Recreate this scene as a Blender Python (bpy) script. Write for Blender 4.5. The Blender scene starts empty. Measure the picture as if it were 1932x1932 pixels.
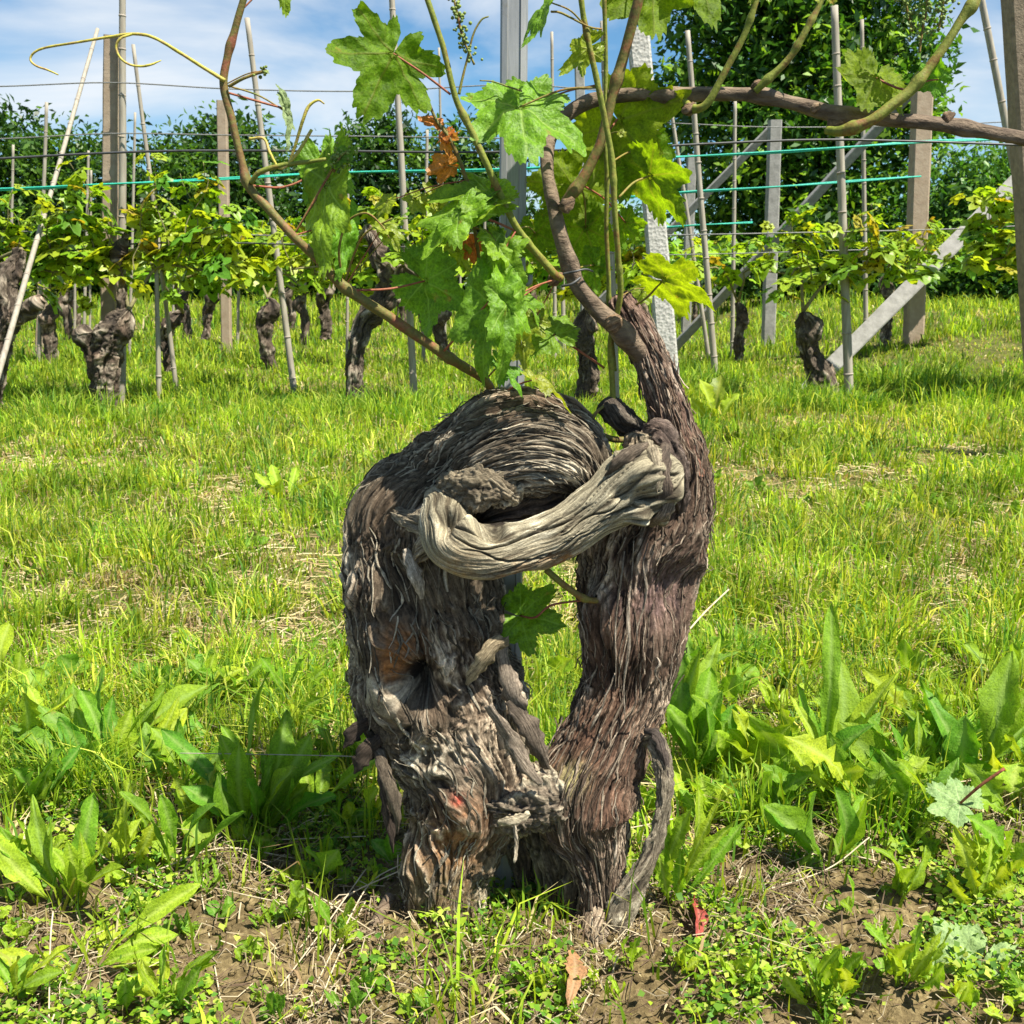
import bpy, math, random
import numpy as np
from mathutils import Vector, Matrix

random.seed(7)
RNG = np.random.default_rng(11)
scene = bpy.context.scene
COL = scene.collection
R = math.radians

# ------------------------------------------------------------------ camera
CAM_H, PITCH, FPX, CX = 0.92, R(12.5), 1980.0, 966.0      # measured on a 1932 px wide view of the photo
cam_d = bpy.data.cameras.new('camera')
cam = bpy.data.objects.new('camera', cam_d); COL.objects.link(cam)
cam.location = (0, 0, CAM_H)
cam.rotation_euler = (R(90) - PITCH, 0, 0)
cam_d.sensor_width = 36; cam_d.lens = 18 * FPX / CX
cam_d.clip_start = 0.05; cam_d.clip_end = 3000
cam_d.dof.use_dof = True; cam_d.dof.focus_distance = 1.5; cam_d.dof.aperture_fstop = 24
scene.camera = cam

# ------------------------------------------------------------------ world and sun
SUN_EL, SUN_AZ = R(60), R(124)          # azimuth measured from straight ahead (+Y) towards the right (+X)
world = bpy.data.worlds.new('World'); scene.world = world; world.use_nodes = True
wn, wl = world.node_tree.nodes, world.node_tree.links
wn.clear()
wout = wn.new('ShaderNodeOutputWorld'); wbg = wn.new('ShaderNodeBackground')
sky = wn.new('ShaderNodeTexSky'); sky.sky_type = 'NISHITA'; sky.sun_disc = False
sky.sun_elevation = SUN_EL; sky.sun_rotation = SUN_AZ
sky.altitude = 300; sky.air_density = 1.0; sky.dust_density = 0.15; sky.ozone_density = 2.5
tc = wn.new('ShaderNodeTexCoord'); mp = wn.new('ShaderNodeMapping'); mp.inputs['Scale'].default_value = (1.2, 1.0, 3.4)
mp.inputs['Location'].default_value = (0.35, 0.1, 0.2)
cn = wn.new('ShaderNodeTexNoise'); cn.inputs['Scale'].default_value = 2.3; cn.inputs['Detail'].default_value = 9; cn.inputs['Roughness'].default_value = 0.52
cn.inputs['Distortion'].default_value = 0.35
cr = wn.new('ShaderNodeValToRGB'); cr.color_ramp.elements[0].position = 0.46; cr.color_ramp.elements[1].position = 0.68
cr.color_ramp.elements[0].color = (0, 0, 0, 1); cr.color_ramp.elements[1].color = (1, 1, 1, 1)
tint = wn.new('ShaderNodeMix'); tint.data_type = 'RGBA'; tint.blend_type = 'MULTIPLY'; tint.inputs['Factor'].default_value = 1.0
tint.inputs['B'].default_value = (0.68, 1.0, 1.14, 1)
cmix = wn.new('ShaderNodeMix'); cmix.data_type = 'RGBA'
cmix.inputs['B'].default_value = (7.6, 8.0, 8.4, 1)
wl.new(tc.outputs['Generated'], mp.inputs['Vector']); wl.new(mp.outputs[0], cn.inputs['Vector'])
wl.new(cn.outputs['Fac'], cr.inputs['Fac']); wl.new(cr.outputs['Color'], cmix.inputs['Factor'])
wl.new(sky.outputs[0], tint.inputs['A']); wl.new(tint.outputs['Result'], cmix.inputs['A'])
wl.new(cmix.outputs['Result'], wbg.inputs['Color']); wbg.inputs['Strength'].default_value = 0.05
wl.new(wbg.outputs[0], wout.inputs['Surface'])
sd = bpy.data.lights.new('sun', 'SUN'); sd.energy = 5.0; sd.angle = R(0.5); sd.color = (1.0, 0.945, 0.82)
sun = bpy.data.objects.new('sun', sd); COL.objects.link(sun)
sdir = Vector((math.sin(SUN_AZ) * math.cos(SUN_EL), math.cos(SUN_AZ) * math.cos(SUN_EL), math.sin(SUN_EL)))
sun.rotation_euler = sdir.to_track_quat('Z', 'Y').to_euler()
vs = scene.view_settings
vs.view_transform = 'Standard'; vs.look = 'None'; vs.gamma = 1.0; vs.use_curve_mapping = False; vs.exposure = 1.27
scene.render.engine = 'CYCLES'
scene.cycles.max_bounces = 6; scene.cycles.transparent_max_bounces = 4; scene.cycles.diffuse_bounces = 3
scene.cycles.transmission_bounces = 3; scene.cycles.glossy_bounces = 2
scene.cycles.use_denoising = True

# ------------------------------------------------------------------ pixel -> world
SP, CP = math.sin(PITCH), math.cos(PITCH)
def ray(u, v):
    a = (u - CX) / FPX; b = -(v - CX) / FPX
    return Vector((a, b * SP + CP, b * CP - SP))
def P(u, v, y):                      # the point seen at (u, v) on the vertical plane at distance y
    d = ray(u, v); return Vector((0, 0, CAM_H)) + d * (y / d.y)
def px(v, y):                        # metres per pixel there
    return (y / ray(CX, v).y) / FPX
def G(u, v):                         # the flat-ground point seen at (u, v)
    d = ray(u, v); t = -CAM_H / d.z
    return Vector((0, 0, CAM_H)) + d * t

# ------------------------------------------------------------------ noise
_perm = np.random.default_rng(3).permutation(256); _perm = np.concatenate([_perm, _perm, _perm])
_g = np.random.default_rng(4).normal(size=(256, 3)); _g /= np.linalg.norm(_g, axis=1)[:, None]
def pn(x, y, z):
    x = np.asarray(x, float); y = np.asarray(y, float); z = np.asarray(z, float)
    x, y, z = np.broadcast_arrays(x, y, z)
    xi = np.floor(x).astype(int); yi = np.floor(y).astype(int); zi = np.floor(z).astype(int)
    xf, yf, zf = x - xi, y - yi, z - zi
    xi &= 255; yi &= 255; zi &= 255
    f = lambda t: t * t * t * (t * (t * 6 - 15) + 10)
    u, v, w = f(xf), f(yf), f(zf)
    out = 0
    for dx in (0, 1):
        wx = u if dx else 1 - u
        for dy in (0, 1):
            wy = v if dy else 1 - v
            for dz in (0, 1):
                wz = w if dz else 1 - w
                g = _g[_perm[_perm[_perm[(xi + dx) & 255] + ((yi + dy) & 255)] + ((zi + dz) & 255)]]
                out = out + wx * wy * wz * (g[..., 0] * (xf - dx) + g[..., 1] * (yf - dy) + g[..., 2] * (zf - dz))
    return out * 1.5
def sst(a, b, x):
    t = np.clip((x - a) / (b - a), 0, 1); return t * t * (3 - 2 * t)
def lerp(a, b, t): return a + (b - a) * t

def gh(x, y):                        # ground height
    x = np.asarray(x, float); y = np.asarray(y, float)
    h = 0.5 * sst(2.4, 5.5, x) * sst(7.0, 12.5, y) + 0.02 * pn(x * 0.6, y * 0.6, 3.3) * sst(1.6, 4, y)
    h = h + 0.9 * sst(16, 60, y) * 0.25
    near = 1 - sst(2.2, 3.6, y)
    h = h + near * (0.018 * pn(x * 6, y * 6, 1.7) + 0.016 * np.abs(pn(x * 17, y * 17, 9.1)) + 0.010 * pn(x * 45, y * 45, 5.1) + 0.005 * pn(x * 95, y * 95, 2.1))
    return h
def gz(x, y): return float(gh(x, y))

# ------------------------------------------------------------------ mesh and object helpers
def mesh(name, verts, faces, cols=None, smooth=True, attrs=None):
    me = bpy.data.meshes.new(name)
    verts = np.asarray(verts, np.float32).reshape(-1, 3)
    if isinstance(faces, np.ndarray):
        n, k = faces.shape
        me.vertices.add(len(verts)); me.vertices.foreach_set('co', verts.ravel())
        me.loops.add(n * k); me.loops.foreach_set('vertex_index', faces.astype(np.int32).ravel())
        me.polygons.add(n); me.polygons.foreach_set('loop_start', np.arange(n, dtype=np.int32) * k)
        me.update(calc_edges=True)
    else:
        me.from_pydata([tuple(v) for v in verts.tolist()], [], faces)
    if smooth: me.polygons.foreach_set('use_smooth', np.ones(len(me.polygons), bool))
    if cols is not None:
        c = np.ones((len(verts), 4), np.float32); c[:, :3] = np.asarray(cols, np.float32)
        a = me.color_attributes.new('col', 'FLOAT_COLOR', 'POINT'); a.data.foreach_set('color', c.ravel())
    for k2, val in (attrs or {}).items():
        if np.ndim(val) == 2:
            a = me.attributes.new(k2, 'FLOAT_VECTOR', 'POINT'); a.data.foreach_set('vector', np.asarray(val, np.float32).ravel()); continue
        a = me.attributes.new(k2, 'FLOAT', 'POINT'); a.data.foreach_set('value', np.asarray(val, np.float32).ravel())
    me.update()
    return me
def obj(name, me, mat=None, parent=None):
    o = bpy.data.objects.new(name, me); COL.objects.link(o)
    if mat is not None and me is not None and len(me.materials) == 0: me.materials.append(mat)
    if parent is not None:
        o.parent = parent
        if parent.type == 'EMPTY': o.matrix_parent_inverse = Matrix.Translation(-parent.location)
    return o
def tag(o, label=None, cat=None, group=None, kind=None):
    if label: o['label'] = label
    if cat: o['category'] = cat
    if group: o['group'] = group
    if kind: o['kind'] = kind
    return o
def thing(name, loc, label, cat, group=None):
    o = bpy.data.objects.new(name, None); COL.objects.link(o); o.location = loc; o.empty_display_size = 0.05
    return tag(o, label, cat, group)
def grid_faces(ns, nt, wrap=True):
    i = np.arange(ns - 1)[:, None]; j = np.arange(nt if wrap else nt - 1)[None, :]
    j2 = (j + 1) % nt
    return np.stack([i * nt + j, i * nt + j2, (i + 1) * nt + j2, (i + 1) * nt + j], -1).reshape(-1, 4)
def catmull(pts, n):
    """pts (k, d) -> n samples evenly spaced along the curve (first three columns are xyz)"""
    p = np.asarray(pts, float)
    p = np.vstack([2 * p[0] - p[1], p, 2 * p[-1] - p[-2]])
    seg = []
    for i in range(1, len(p) - 2):
        t = np.linspace(0, 1, 24, endpoint=(i == len(p) - 3))[:, None]
        a, b, c, d = p[i - 1], p[i], p[i + 1], p[i + 2]
        seg.append(0.5 * (2 * b + (c - a) * t + (2 * a - 5 * b + 4 * c - d) * t ** 2 + (3 * b - a - 3 * c + d) * t ** 3))
    q = np.vstack(seg)
    L = np.concatenate([[0], np.cumsum(np.linalg.norm(np.diff(q[:, :3], axis=0), axis=1))])
    s = np.linspace(0, L[-1], n)
    return np.stack([np.interp(s, L, q[:, k]) for k in range(q.shape[1])], 1), s
def frames(c):
    T = np.gradient(c, axis=0); T /= np.linalg.norm(T, axis=1)[:, None] + 1e-12
    F = np.tile(np.array([0, -1.0, 0]), (len(c), 1))
    F -= T * np.sum(F * T, 1)[:, None]
    bad = np.linalg.norm(F, axis=1) < 0.15
    if bad.any():
        F[bad] = np.array([0, 0, 1.0]) - T[bad] * T[bad][:, 2:3]
    F /= np.linalg.norm(F, axis=1)[:, None]
    S = np.cross(F, T)
    return T, F, S
def tube(pts, nside=8, n=None, nodes=(), node_h=0.35, rough=0.0, cap=True, seed=0):
    """pts: (x, y, z, r). nodes: positions (0..1) of swollen joints"""
    p = np.array([list(q) for q in pts], float)
    n = n or max(6, len(p) * 6)
    c, s = catmull(p, n)
    T, F, S = frames(c[:, :3])
    r = np.maximum(c[:, 3], 1e-5)
    f = s / s[-1]
    for nd in nodes:
        r = r * (1 + node_h * np.exp(-((f - nd) * s[-1] / (np.mean(r) * 1.5)) ** 2))
    th = np.linspace(0, 2 * np.pi, nside, endpoint=False)
    rr = r[:, None] * np.ones(nside)[None]
    if rough:
        rr = rr * (1 + rough * pn(np.cos(th)[None] * 1.7 + seed, np.sin(th)[None] * 1.7, s[:, None] / np.mean(r) * 0.25))
    v = c[:, None, :3] + rr[..., None] * (np.cos(th)[None, :, None] * S[:, None] + np.sin(th)[None, :, None] * F[:, None])
    v = v.reshape(-1, 3); fc = grid_faces(n, nside).tolist()
    if cap:
        fc.append(list(range(nside))[::-1]); fc.append([(n - 1) * nside + j for j in range(nside)])
    return v, fc
def tube_px(pts, y=None, **k):
    """pts: (u, v, y, r_px)"""
    return tube([(*P(u, v, yy), r * px(v, yy)) for (u, v, yy, r) in pts], **k)
def join(parts):
    V, Fc, o = [], [], 0
    for v, f in parts:
        V.append(np.asarray(v)); Fc += [[i + o for i in q] for q in f]; o += len(v)
    return np.vstack(V), Fc

# ------------------------------------------------------------------ materials
def new_mat(name):
    m = bpy.data.materials.new(name); m.use_nodes = True
    return m, m.node_tree.nodes, m.node_tree.links, m.node_tree.nodes['Principled BSDF']
def mixc(n, l, fac, a, b, blend='MIX'):
    x = n.new('ShaderNodeMix'); x.data_type = 'RGBA'; x.blend_type = blend
    for k, val in (('Factor', fac), ('A', a), ('B', b)):
        if hasattr(val, 'links') or hasattr(val, 'is_linked'): l.new(val, x.inputs[k])
        elif k == 'Factor': x.inputs[k].default_value = val
        else: x.inputs[k].default_value = (*val[:3], 1)
    return x.outputs['Result']
def noise_tex(n, l, scale, detail=4, rough=0.55, coord='Object', stretch=None, dist=0.0):
    t = n.new('ShaderNodeTexCoord'); z = n.new('ShaderNodeTexNoise')
    z.inputs['Scale'].default_value = scale; z.inputs['Detail'].default_value = detail; z.inputs['Roughness'].default_value = rough
    z.inputs['Distortion'].default_value = dist
    if stretch:
        m = n.new('ShaderNodeMapping'); m.inputs['Scale'].default_value = stretch
        l.new(t.outputs[coord], m.inputs['Vector']); l.new(m.outputs[0], z.inputs['Vector'])
    else: l.new(t.outputs[coord], z.inputs['Vector'])
    return z.outputs['Fac']
def ramp(n, l, fac, stops):
    r = n.new('ShaderNodeValToRGB'); e = r.color_ramp.elements
    while len(e) < len(stops): e.new(0.5)
    for i, (p, c) in enumerate(stops):
        e[i].position = p; e[i].color = (*c, 1) if len(c) == 3 else c
    l.new(fac, r.inputs['Fac']); return r.outputs['Color']
def bump(n, l, bs, height, strength=0.5, dist=0.01):
    b = n.new('ShaderNodeBump'); b.inputs['Strength'].default_value = strength; b.inputs['Distance'].default_value = dist
    l.new(height, b.inputs['Height']); l.new(b.outputs[0], bs.inputs['Normal'])
def attr(n, name):
    a = n.new('ShaderNodeAttribute'); a.attribute_name = name; return a

def surf_mat(name, c1, c2, scale=20, rough=0.85, bstr=0.4, bdist=0.004, stretch=None, spec=0.3, metal=0.0, detail=6, rnd=0.0):
    m, n, l, b = new_mat(name)
    f = noise_tex(n, l, scale, detail, 0.6, 'Object', stretch)
    c = ramp(n, l, f, [(0.3, c1), (0.7, c2)])
    l.new(c, b.inputs['Base Color']); b.inputs['Roughness'].default_value = rough
    b.inputs['Specular IOR Level'].default_value = spec; b.inputs['Metallic'].default_value = metal
    f2 = noise_tex(n, l, scale * 3, 5, 0.6, 'Object', stretch)
    bump(n, l, b, f2, bstr, bdist)
    return m

def bark_mat(name, rough=0.88, grain=260, bstr=0.9, soft=0.0):
    m, n, l, b = new_mat(name)
    a = attr(n, 'col'); fa = attr(n, 'fib')
    f = noise_tex(n, l, grain, 5, 0.65)
    z = n.new('ShaderNodeTexNoise'); z.inputs['Scale'].default_value = 3.2; z.inputs['Detail'].default_value = 7; z.inputs['Roughness'].default_value = 0.72
    l.new(fa.outputs['Vector'], z.inputs['Vector'])
    v = ramp(n, l, z.outputs['Fac'], [(0.34, (0.22, 0.20, 0.18)), (0.47, (0.75, 0.74, 0.72)), (0.57, (1.15, 1.15, 1.14)), (0.68, (2.1, 2.1, 2.1))])
    if soft:
        v = mixc(n, l, soft, v, (1, 1, 1))
    v2 = ramp(n, l, f, [(0.3, (0.62, 0.60, 0.57)), (0.7, (1.35, 1.36, 1.34))])
    c = mixc(n, l, 1.0, mixc(n, l, 1.0, a.outputs['Color'], v, 'MULTIPLY'), v2, 'MULTIPLY')
    l.new(c, b.inputs['Base Color']); b.inputs['Roughness'].default_value = rough; b.inputs['Specular IOR Level'].default_value = 0.3
    b1 = n.new('ShaderNodeBump'); b1.inputs['Strength'].default_value = bstr; b1.inputs['Distance'].default_value = 0.006
    l.new(z.outputs['Fac'], b1.inputs['Height'])
    b2 = n.new('ShaderNodeBump'); b2.inputs['Strength'].default_value = 0.5; b2.inputs['Distance'].default_value = 0.0015
    l.new(f, b2.inputs['Height']); l.new(b1.outputs[0], b2.inputs['Normal']); l.new(b2.outputs[0], b.inputs['Normal'])
    return m
M_BARK = bark_mat('bark')
M_DEAD = bark_mat('deadwood', 0.8, 420, 0.7, 0.15)

def leaf_mat(name, base, vein, trans, fac=0.42, rough=0.42, var=0.35, scale=30, use_vein=True, spec=0.35):
    """thin leaf: glossy upper film plus light coming through"""
    m, n, l, b = new_mat(name)
    out = n['Material Output']
    oi = n.new('ShaderNodeObjectInfo')
    f = noise_tex(n, l, scale, 4, 0.6)
    dark = tuple(x * (1 - var) for x in base); lite = (base[0] * (1 + var) + 0.01, base[1] * (1 + var * 0.8), base[2] * (1 + var * 0.3))
    c = ramp(n, l, f, [(0.3, dark), (0.72, lite)])
    fs = noise_tex(n, l, 240, 4, 0.65)
    c = mixc(n, l, 1.0, c, ramp(n, l, fs, [(0.3, (.70, .72, .70)), (0.7, (1.25, 1.22, 1.2))]), 'MULTIPLY')
    sp = noise_tex(n, l, 34, 3, 0.5)
    c = mixc(n, l, ramp(n, l, sp, [(0.69, (0, 0, 0)), (0.76, (.8, .8, .8))]), c, (.24, .15, .04))
    if use_vein:
        tcv = n.new('ShaderNodeTexCoord'); vv = n.new('ShaderNodeTexVoronoi'); vv.feature = 'DISTANCE_TO_EDGE'; vv.inputs['Scale'].default_value = 210
        l.new(tcv.outputs['Object'], vv.inputs['Vector'])
        c = mixc(n, l, 1.0, c, ramp(n, l, vv.outputs['Distance'], [(0.0, (1.28, 1.22, 1.2)), (0.16, (.92, .93, .92))]), 'MULTIPLY')
    hs = n.new('ShaderNodeHueSaturation')
    mr = n.new('ShaderNodeMapRange'); mr.inputs['To Min'].default_value = 0.485; mr.inputs['To Max'].default_value = 0.52
    l.new(oi.outputs['Random'], mr.inputs['Value']); l.new(mr.outputs[0], hs.inputs['Hue'])
    l.new(c, hs.inputs['Color'])
    cc = hs.outputs['Color']
    if use_vein:
        a = attr(n, 'vein'); cc = mixc(n, l, a.outputs['Fac'], cc, vein)
        b1 = n.new('ShaderNodeBump'); b1.inputs['Strength'].default_value = 0.35; b1.inputs['Distance'].default_value = 0.002; l.new(a.outputs['Fac'], b1.inputs['Height'])
        b2 = n.new('ShaderNodeBump'); b2.inputs['Strength'].default_value = 0.45; b2.inputs['Distance'].default_value = 0.0016; l.new(vv.outputs['Distance'], b2.inputs['Height']); l.new(b1.outputs[0], b2.inputs['Normal'])
        b3 = n.new('ShaderNodeBump'); b3.inputs['Strength'].default_value = 0.5; b3.inputs['Distance'].default_value = 0.006; l.new(noise_tex(n, l, 70, 3), b3.inputs['Height']); l.new(b2.outputs[0], b3.inputs['Normal'])
        l.new(b3.outputs[0], b.inputs['Normal'])
    l.new(cc, b.inputs['Base Color']); b.inputs['Roughness'].default_value = rough; b.inputs['Specular IOR Level'].default_value = spec
    t = n.new('ShaderNodeBsdfTranslucent')
    tcx = mixc(n, l, 1.0, cc, tuple(trans), 'MULTIPLY')
    l.new(tcx, t.inputs['Color'])
    x = n.new('ShaderNodeMixShader'); x.inputs['Fac'].default_value = fac
    l.new(b.outputs[0], x.inputs[1]); l.new(t.outputs[0], x.inputs[2]); l.new(x.outputs[0], out.inputs['Surface'])
    return m
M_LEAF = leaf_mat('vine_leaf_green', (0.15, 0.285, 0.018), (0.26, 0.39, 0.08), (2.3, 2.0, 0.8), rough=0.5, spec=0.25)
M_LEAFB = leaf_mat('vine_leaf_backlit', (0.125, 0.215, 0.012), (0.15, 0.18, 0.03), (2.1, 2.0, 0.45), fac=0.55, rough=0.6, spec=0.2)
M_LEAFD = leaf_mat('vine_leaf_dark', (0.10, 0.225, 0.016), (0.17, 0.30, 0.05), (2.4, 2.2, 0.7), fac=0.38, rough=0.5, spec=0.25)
M_LEAFY = leaf_mat('vine_leaf_yellow', (0.19, 0.26, 0.02), (0.30, 0.32, 0.06), (1.8, 1.8, 0.6))
M_LEAFO = leaf_mat('vine_leaf_bronze', (0.36, 0.14, 0.025), (0.40, 0.20, 0.07), (1.9, 1.4, 0.8))
M_LEAFP = leaf_mat('vine_leaf_pale_underside', (0.21, 0.32, 0.12), (0.33, 0.42, 0.20), (1.2, 1.3, 0.8), fac=0.25, rough=0.7, var=0.15)
M_LEAFG = leaf_mat('vine_leaf_downy', (0.20, 0.27, 0.14), (0.3, 0.36, 0.2), (1.4, 1.4, 0.8), fac=0.3, rough=0.8)
M_RED = leaf_mat('dead_red_leaf', (0.30, 0.07, 0.055), (0.36, 0.13, 0.10), (1.1, .9, .9), fac=0.25, rough=0.6)
M_BG = [leaf_mat('row_leaf_a', (0.21, 0.36, 0.02), (0.2, 0.3, 0.05), (2.4, 2.0, 0.8), use_vein=False),
        leaf_mat('row_leaf_b', (0.31, 0.43, 0.03), (0.2, 0.3, 0.05), (2.1, 1.8, 0.8), use_vein=False),
        leaf_mat('row_leaf_c', (0.13, 0.28, 0.025), (0.2, 0.3, 0.05), (2.4, 2.2, 0.8), use_vein=False),
        leaf_mat('row_leaf_d', (0.36, 0.32, 0.03), (0.2, 0.3, 0.05), (1.7, 1.4, 0.7), use_vein=False)]
M_WEED = leaf_mat('weed_leaf', (0.17, 0.31, 0.02), (0.26, 0.38, 0.09), (2.0, 1.8, 0.7), fac=0.40, rough=0.6, spec=0.2, scale=45, var=0.2)
M_WEED2 = leaf_mat('weed_leaf_dark', (0.11, 0.245, 0.02), (0.22, 0.33, 0.08), (2.0, 2.0, 0.7), fac=0.38, rough=0.55, spec=0.22, scale=45, var=0.2)
M_WEED3 = leaf_mat('weed_leaf_light', (0.28, 0.41, 0.025), (0.40, 0.50, 0.10), (1.7, 1.5, 0.6), fac=0.4, rough=0.6, spec=0.2, scale=45, var=0.2)

def col_leaf_mat(name, fac=0.35, trans=(1.7, 1.6, 0.7), rough=0.6, spec=0.25):
    m, n, l, b = new_mat(name)
    out = n['Material Output']; a = attr(n, 'col')
    l.new(a.outputs['Color'], b.inputs['Base Color']); b.inputs['Roughness'].default_value = rough; b.inputs['Specular IOR Level'].default_value = spec
    t = n.new('ShaderNodeBsdfTranslucent'); l.new(mixc(n, l, 1.0, a.outputs['Color'], trans, 'MULTIPLY'), t.inputs['Color'])
    x = n.new('ShaderNodeMixShader'); x.inputs['Fac'].default_value = fac
    l.new(b.outputs[0], x.inputs[1]); l.new(t.outputs[0], x.inputs[2]); l.new(x.outputs[0], out.inputs['Surface'])
    return m
M_GRASS = col_leaf_mat('grass_blades', 0.42, (1.5, 1.4, 0.7))
M_STRAW = col_leaf_mat('dry_straw', 0.15, (1.1, 1.0, 0.8), 0.75)
M_CROWN = col_leaf_mat('tree_leaves', 0.35, (1.6, 1.7, 0.6), 0.45, 0.4)

def stem_mat(name, c1, c2, c3=None, rough=0.6):
    m, n, l, b = new_mat(name)
    f = noise_tex(n, l, 38, 6, 0.7); c = ramp(n, l, f, [(0.32, c1), (0.5, c2), (0.66, c3 or c1)])
    c = mixc(n, l, 1.0, c, ramp(n, l, noise_tex(n, l, 240, 4, 0.6), [(0.3, (.72, .72, .70)), (0.7, (1.25, 1.25, 1.2))]), 'MULTIPLY')
    l.new(c, b.inputs['Base Color']); b.inputs['Roughness'].default_value = rough
    b.inputs['Specular IOR Level'].default_value = 0.22
    bump(n, l, b, noise_tex(n, l, 300, 4), 0.5, 0.0012)
    return m
M_SHOOT = stem_mat('shoot_green', (0.12, 0.15, 0.022), (0.18, 0.20, 0.035), (0.17, 0.085, 0.03))
M_SHOOTR = stem_mat('shoot_red', (0.18, 0.075, 0.04), (0.12, 0.12, 0.03), (0.22, 0.08, 0.045))
M_PET = stem_mat('petiole_red', (0.30, 0.06, 0.05), (0.26, 0.10, 0.05), (0.20, 0.03, 0.03))
M_PETG = stem_mat('petiole_green', (0.12, 0.17, 0.03), (0.2, 0.16, 0.04), (0.2, 0.09, 0.03))
M_TEND = stem_mat('tendril', (0.42, 0.28, 0.12), (0.40, 0.36, 0.06), (0.34, 0.20, 0.10))
M_BUD = stem_mat('flower_buds', (0.13, 0.19, 0.04), (0.2, 0.26, 0.06), (0.07, 0.12, 0.03), 0.6)
M_CANE = surf_mat('cane_bark', (0.055, 0.036, 0.024), (0.23, 0.17, 0.115), 75, 0.8, 1.0, 0.004, (.35, 1, 1))
M_ROWCANE = surf_mat('row_cane', (0.12, 0.10, 0.05), (0.24, 0.22, 0.10), 40)
M_BAMBOO = surf_mat('bamboo_grey', (0.22, 0.19, 0.15), (0.36, 0.33, 0.27), 9, 0.75, 0.15, 0.003, (6, 6, 0.6))
M_BAMBOO_N = surf_mat('bamboo_node', (0.24, 0.20, 0.16), (0.36, 0.32, 0.27), 20, 0.8)
M_CONC = surf_mat('concrete_warm', (0.27, 0.20, 0.14), (0.36, 0.285, 0.21), 14, 0.9, 0.5, 0.006)
M_CONCG = surf_mat('concrete_grey', (0.19, 0.185, 0.17), (0.31, 0.30, 0.28), 16, 0.9, 0.5, 0.006)
M_CONCD = surf_mat('concrete_dark', (0.17, 0.13, 0.09), (0.30, 0.235, 0.17), 30, 0.9, 0.6, 0.006)
M_WIRE = surf_mat('wire_dark', (0.025, 0.028, 0.03), (0.07, 0.07, 0.07), 60, 0.5, 0.1, 0.001, spec=0.5)
M_WIREG = surf_mat('wire_grey', (0.10, 0.10, 0.10), (0.2, 0.2, 0.19), 60, 0.5, 0.1, 0.001, spec=0.5)
M_TWINE = surf_mat('twine_green', (0.02, 0.30, 0.22), (0.05, 0.48, 0.36), 60, 0.5, 0.1, 0.001)
def pebble_mat():
    m, n, l, b = new_mat('pebbled_concrete')
    t = n.new('ShaderNodeTexCoord'); vo = n.new('ShaderNodeTexVoronoi'); vo.inputs['Scale'].default_value = 42
    l.new(t.outputs['Object'], vo.inputs['Vector'])
    f = noise_tex(n, l, 70, 4)
    c = ramp(n, l, f, [(0.34, (0.20, 0.19, 0.17)), (0.46, (0.36, 0.35, 0.32)), (0.8, (0.46, 0.45, 0.41))])
    l.new(c, b.inputs['Base Color']); b.inputs['Roughness'].default_value = 0.9
    bump(n, l, b, vo.outputs['Distance'], 0.45, 0.012)
    return m
M_PEB = pebble_mat()
def metal_mat():
    m, n, l, b = new_mat('galvanised_steel')
    f = noise_tex(n, l, 9, 6, 0.65, 'Object', (14, 14, 0.8)); f2 = noise_tex(n, l, 25, 4)
    c = ramp(n, l, f, [(0.3, (0.20, 0.205, 0.205)), (0.55, (0.27, 0.275, 0.275)), (0.75, (0.34, 0.345, 0.34))])
    c2 = ramp(n, l, f2, [(0.62, (1, 1, 1)), (0.74, (0.78, 0.72, 0.62))])
    l.new(mixc(n, l, 1.0, c, c2, 'MULTIPLY'), b.inputs['Base Color'])
    b.inputs['Metallic'].default_value = 0.35; b.inputs['Roughness'].default_value = 0.5
    bump(n, l, b, f, 0.2, 0.002)
    return m
M_STEEL = metal_mat()
def soil_mat():
    m, n, l, b = new_mat('soil')
    f = noise_tex(n, l, 9, 8, 0.65); f2 = noise_tex(n, l, 90, 5, 0.7); f3 = noise_tex(n, l, 1.1, 4)
    c = ramp(n, l, f2, [(0.25, (0.06, 0.044, 0.022)), (0.5, (0.145, 0.11, 0.055)), (0.8, (0.34, 0.27, 0.145))])
    c = mixc(n, l, 1.0, c, ramp(n, l, f, [(0.3, (0.55, 0.52, 0.5)), (0.7, (1.2, 1.2, 1.15))]), 'MULTIPLY')
    a = attr(n, 'lawn')
    g = ramp(n, l, f, [(0.3, (0.045, 0.055, 0.014)), (0.7, (0.13, 0.13, 0.035))])
    c = mixc(n, l, a.outputs['Fac'], c, g)
    l.new(c, b.inputs['Base Color']); b.inputs['Roughness'].default_value = 0.95; b.inputs['Specular IOR Level'].default_value = 0.1
    bump(n, l, b, f2, 0.8, 0.008)
    return m
M_SOIL = soil_mat()

# ------------------------------------------------------------------ ground
def build_ground():
    t = np.linspace(-1, 1, 521); xs = np.sinh(t * 6.2) / np.sinh(6.2) * 260
    xs = np.sign(t) * (np.abs(t) * 2.2 + (np.abs(t) ** 6) * 260)
    tt = np.linspace(0, 1, 560); ys = 0.6 + tt * 4.0 + tt ** 8 * 600
    X, Y = np.meshgrid(xs, ys); Z = gh(X, Y)
    V = np.stack([X, Y, Z], -1).reshape(-1, 3)
    lawn = lawn_amount(X, Y).ravel()
    me = mesh('ground', V, grid_faces(len(ys), len(xs), False)[:, ::-1], attrs={'lawn': lawn})
    tag(obj('ground', me, M_SOIL), kind='structure')
def lawn_amount(x, y):
    e = 1.60 + 0.22 * pn(x * 2.1, 4.4, y * 2.0) - 0.10 * sst(0.5, 1.1, np.abs(x))
    return sst(-0.12, 0.25, y - e)
build_ground()

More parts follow.
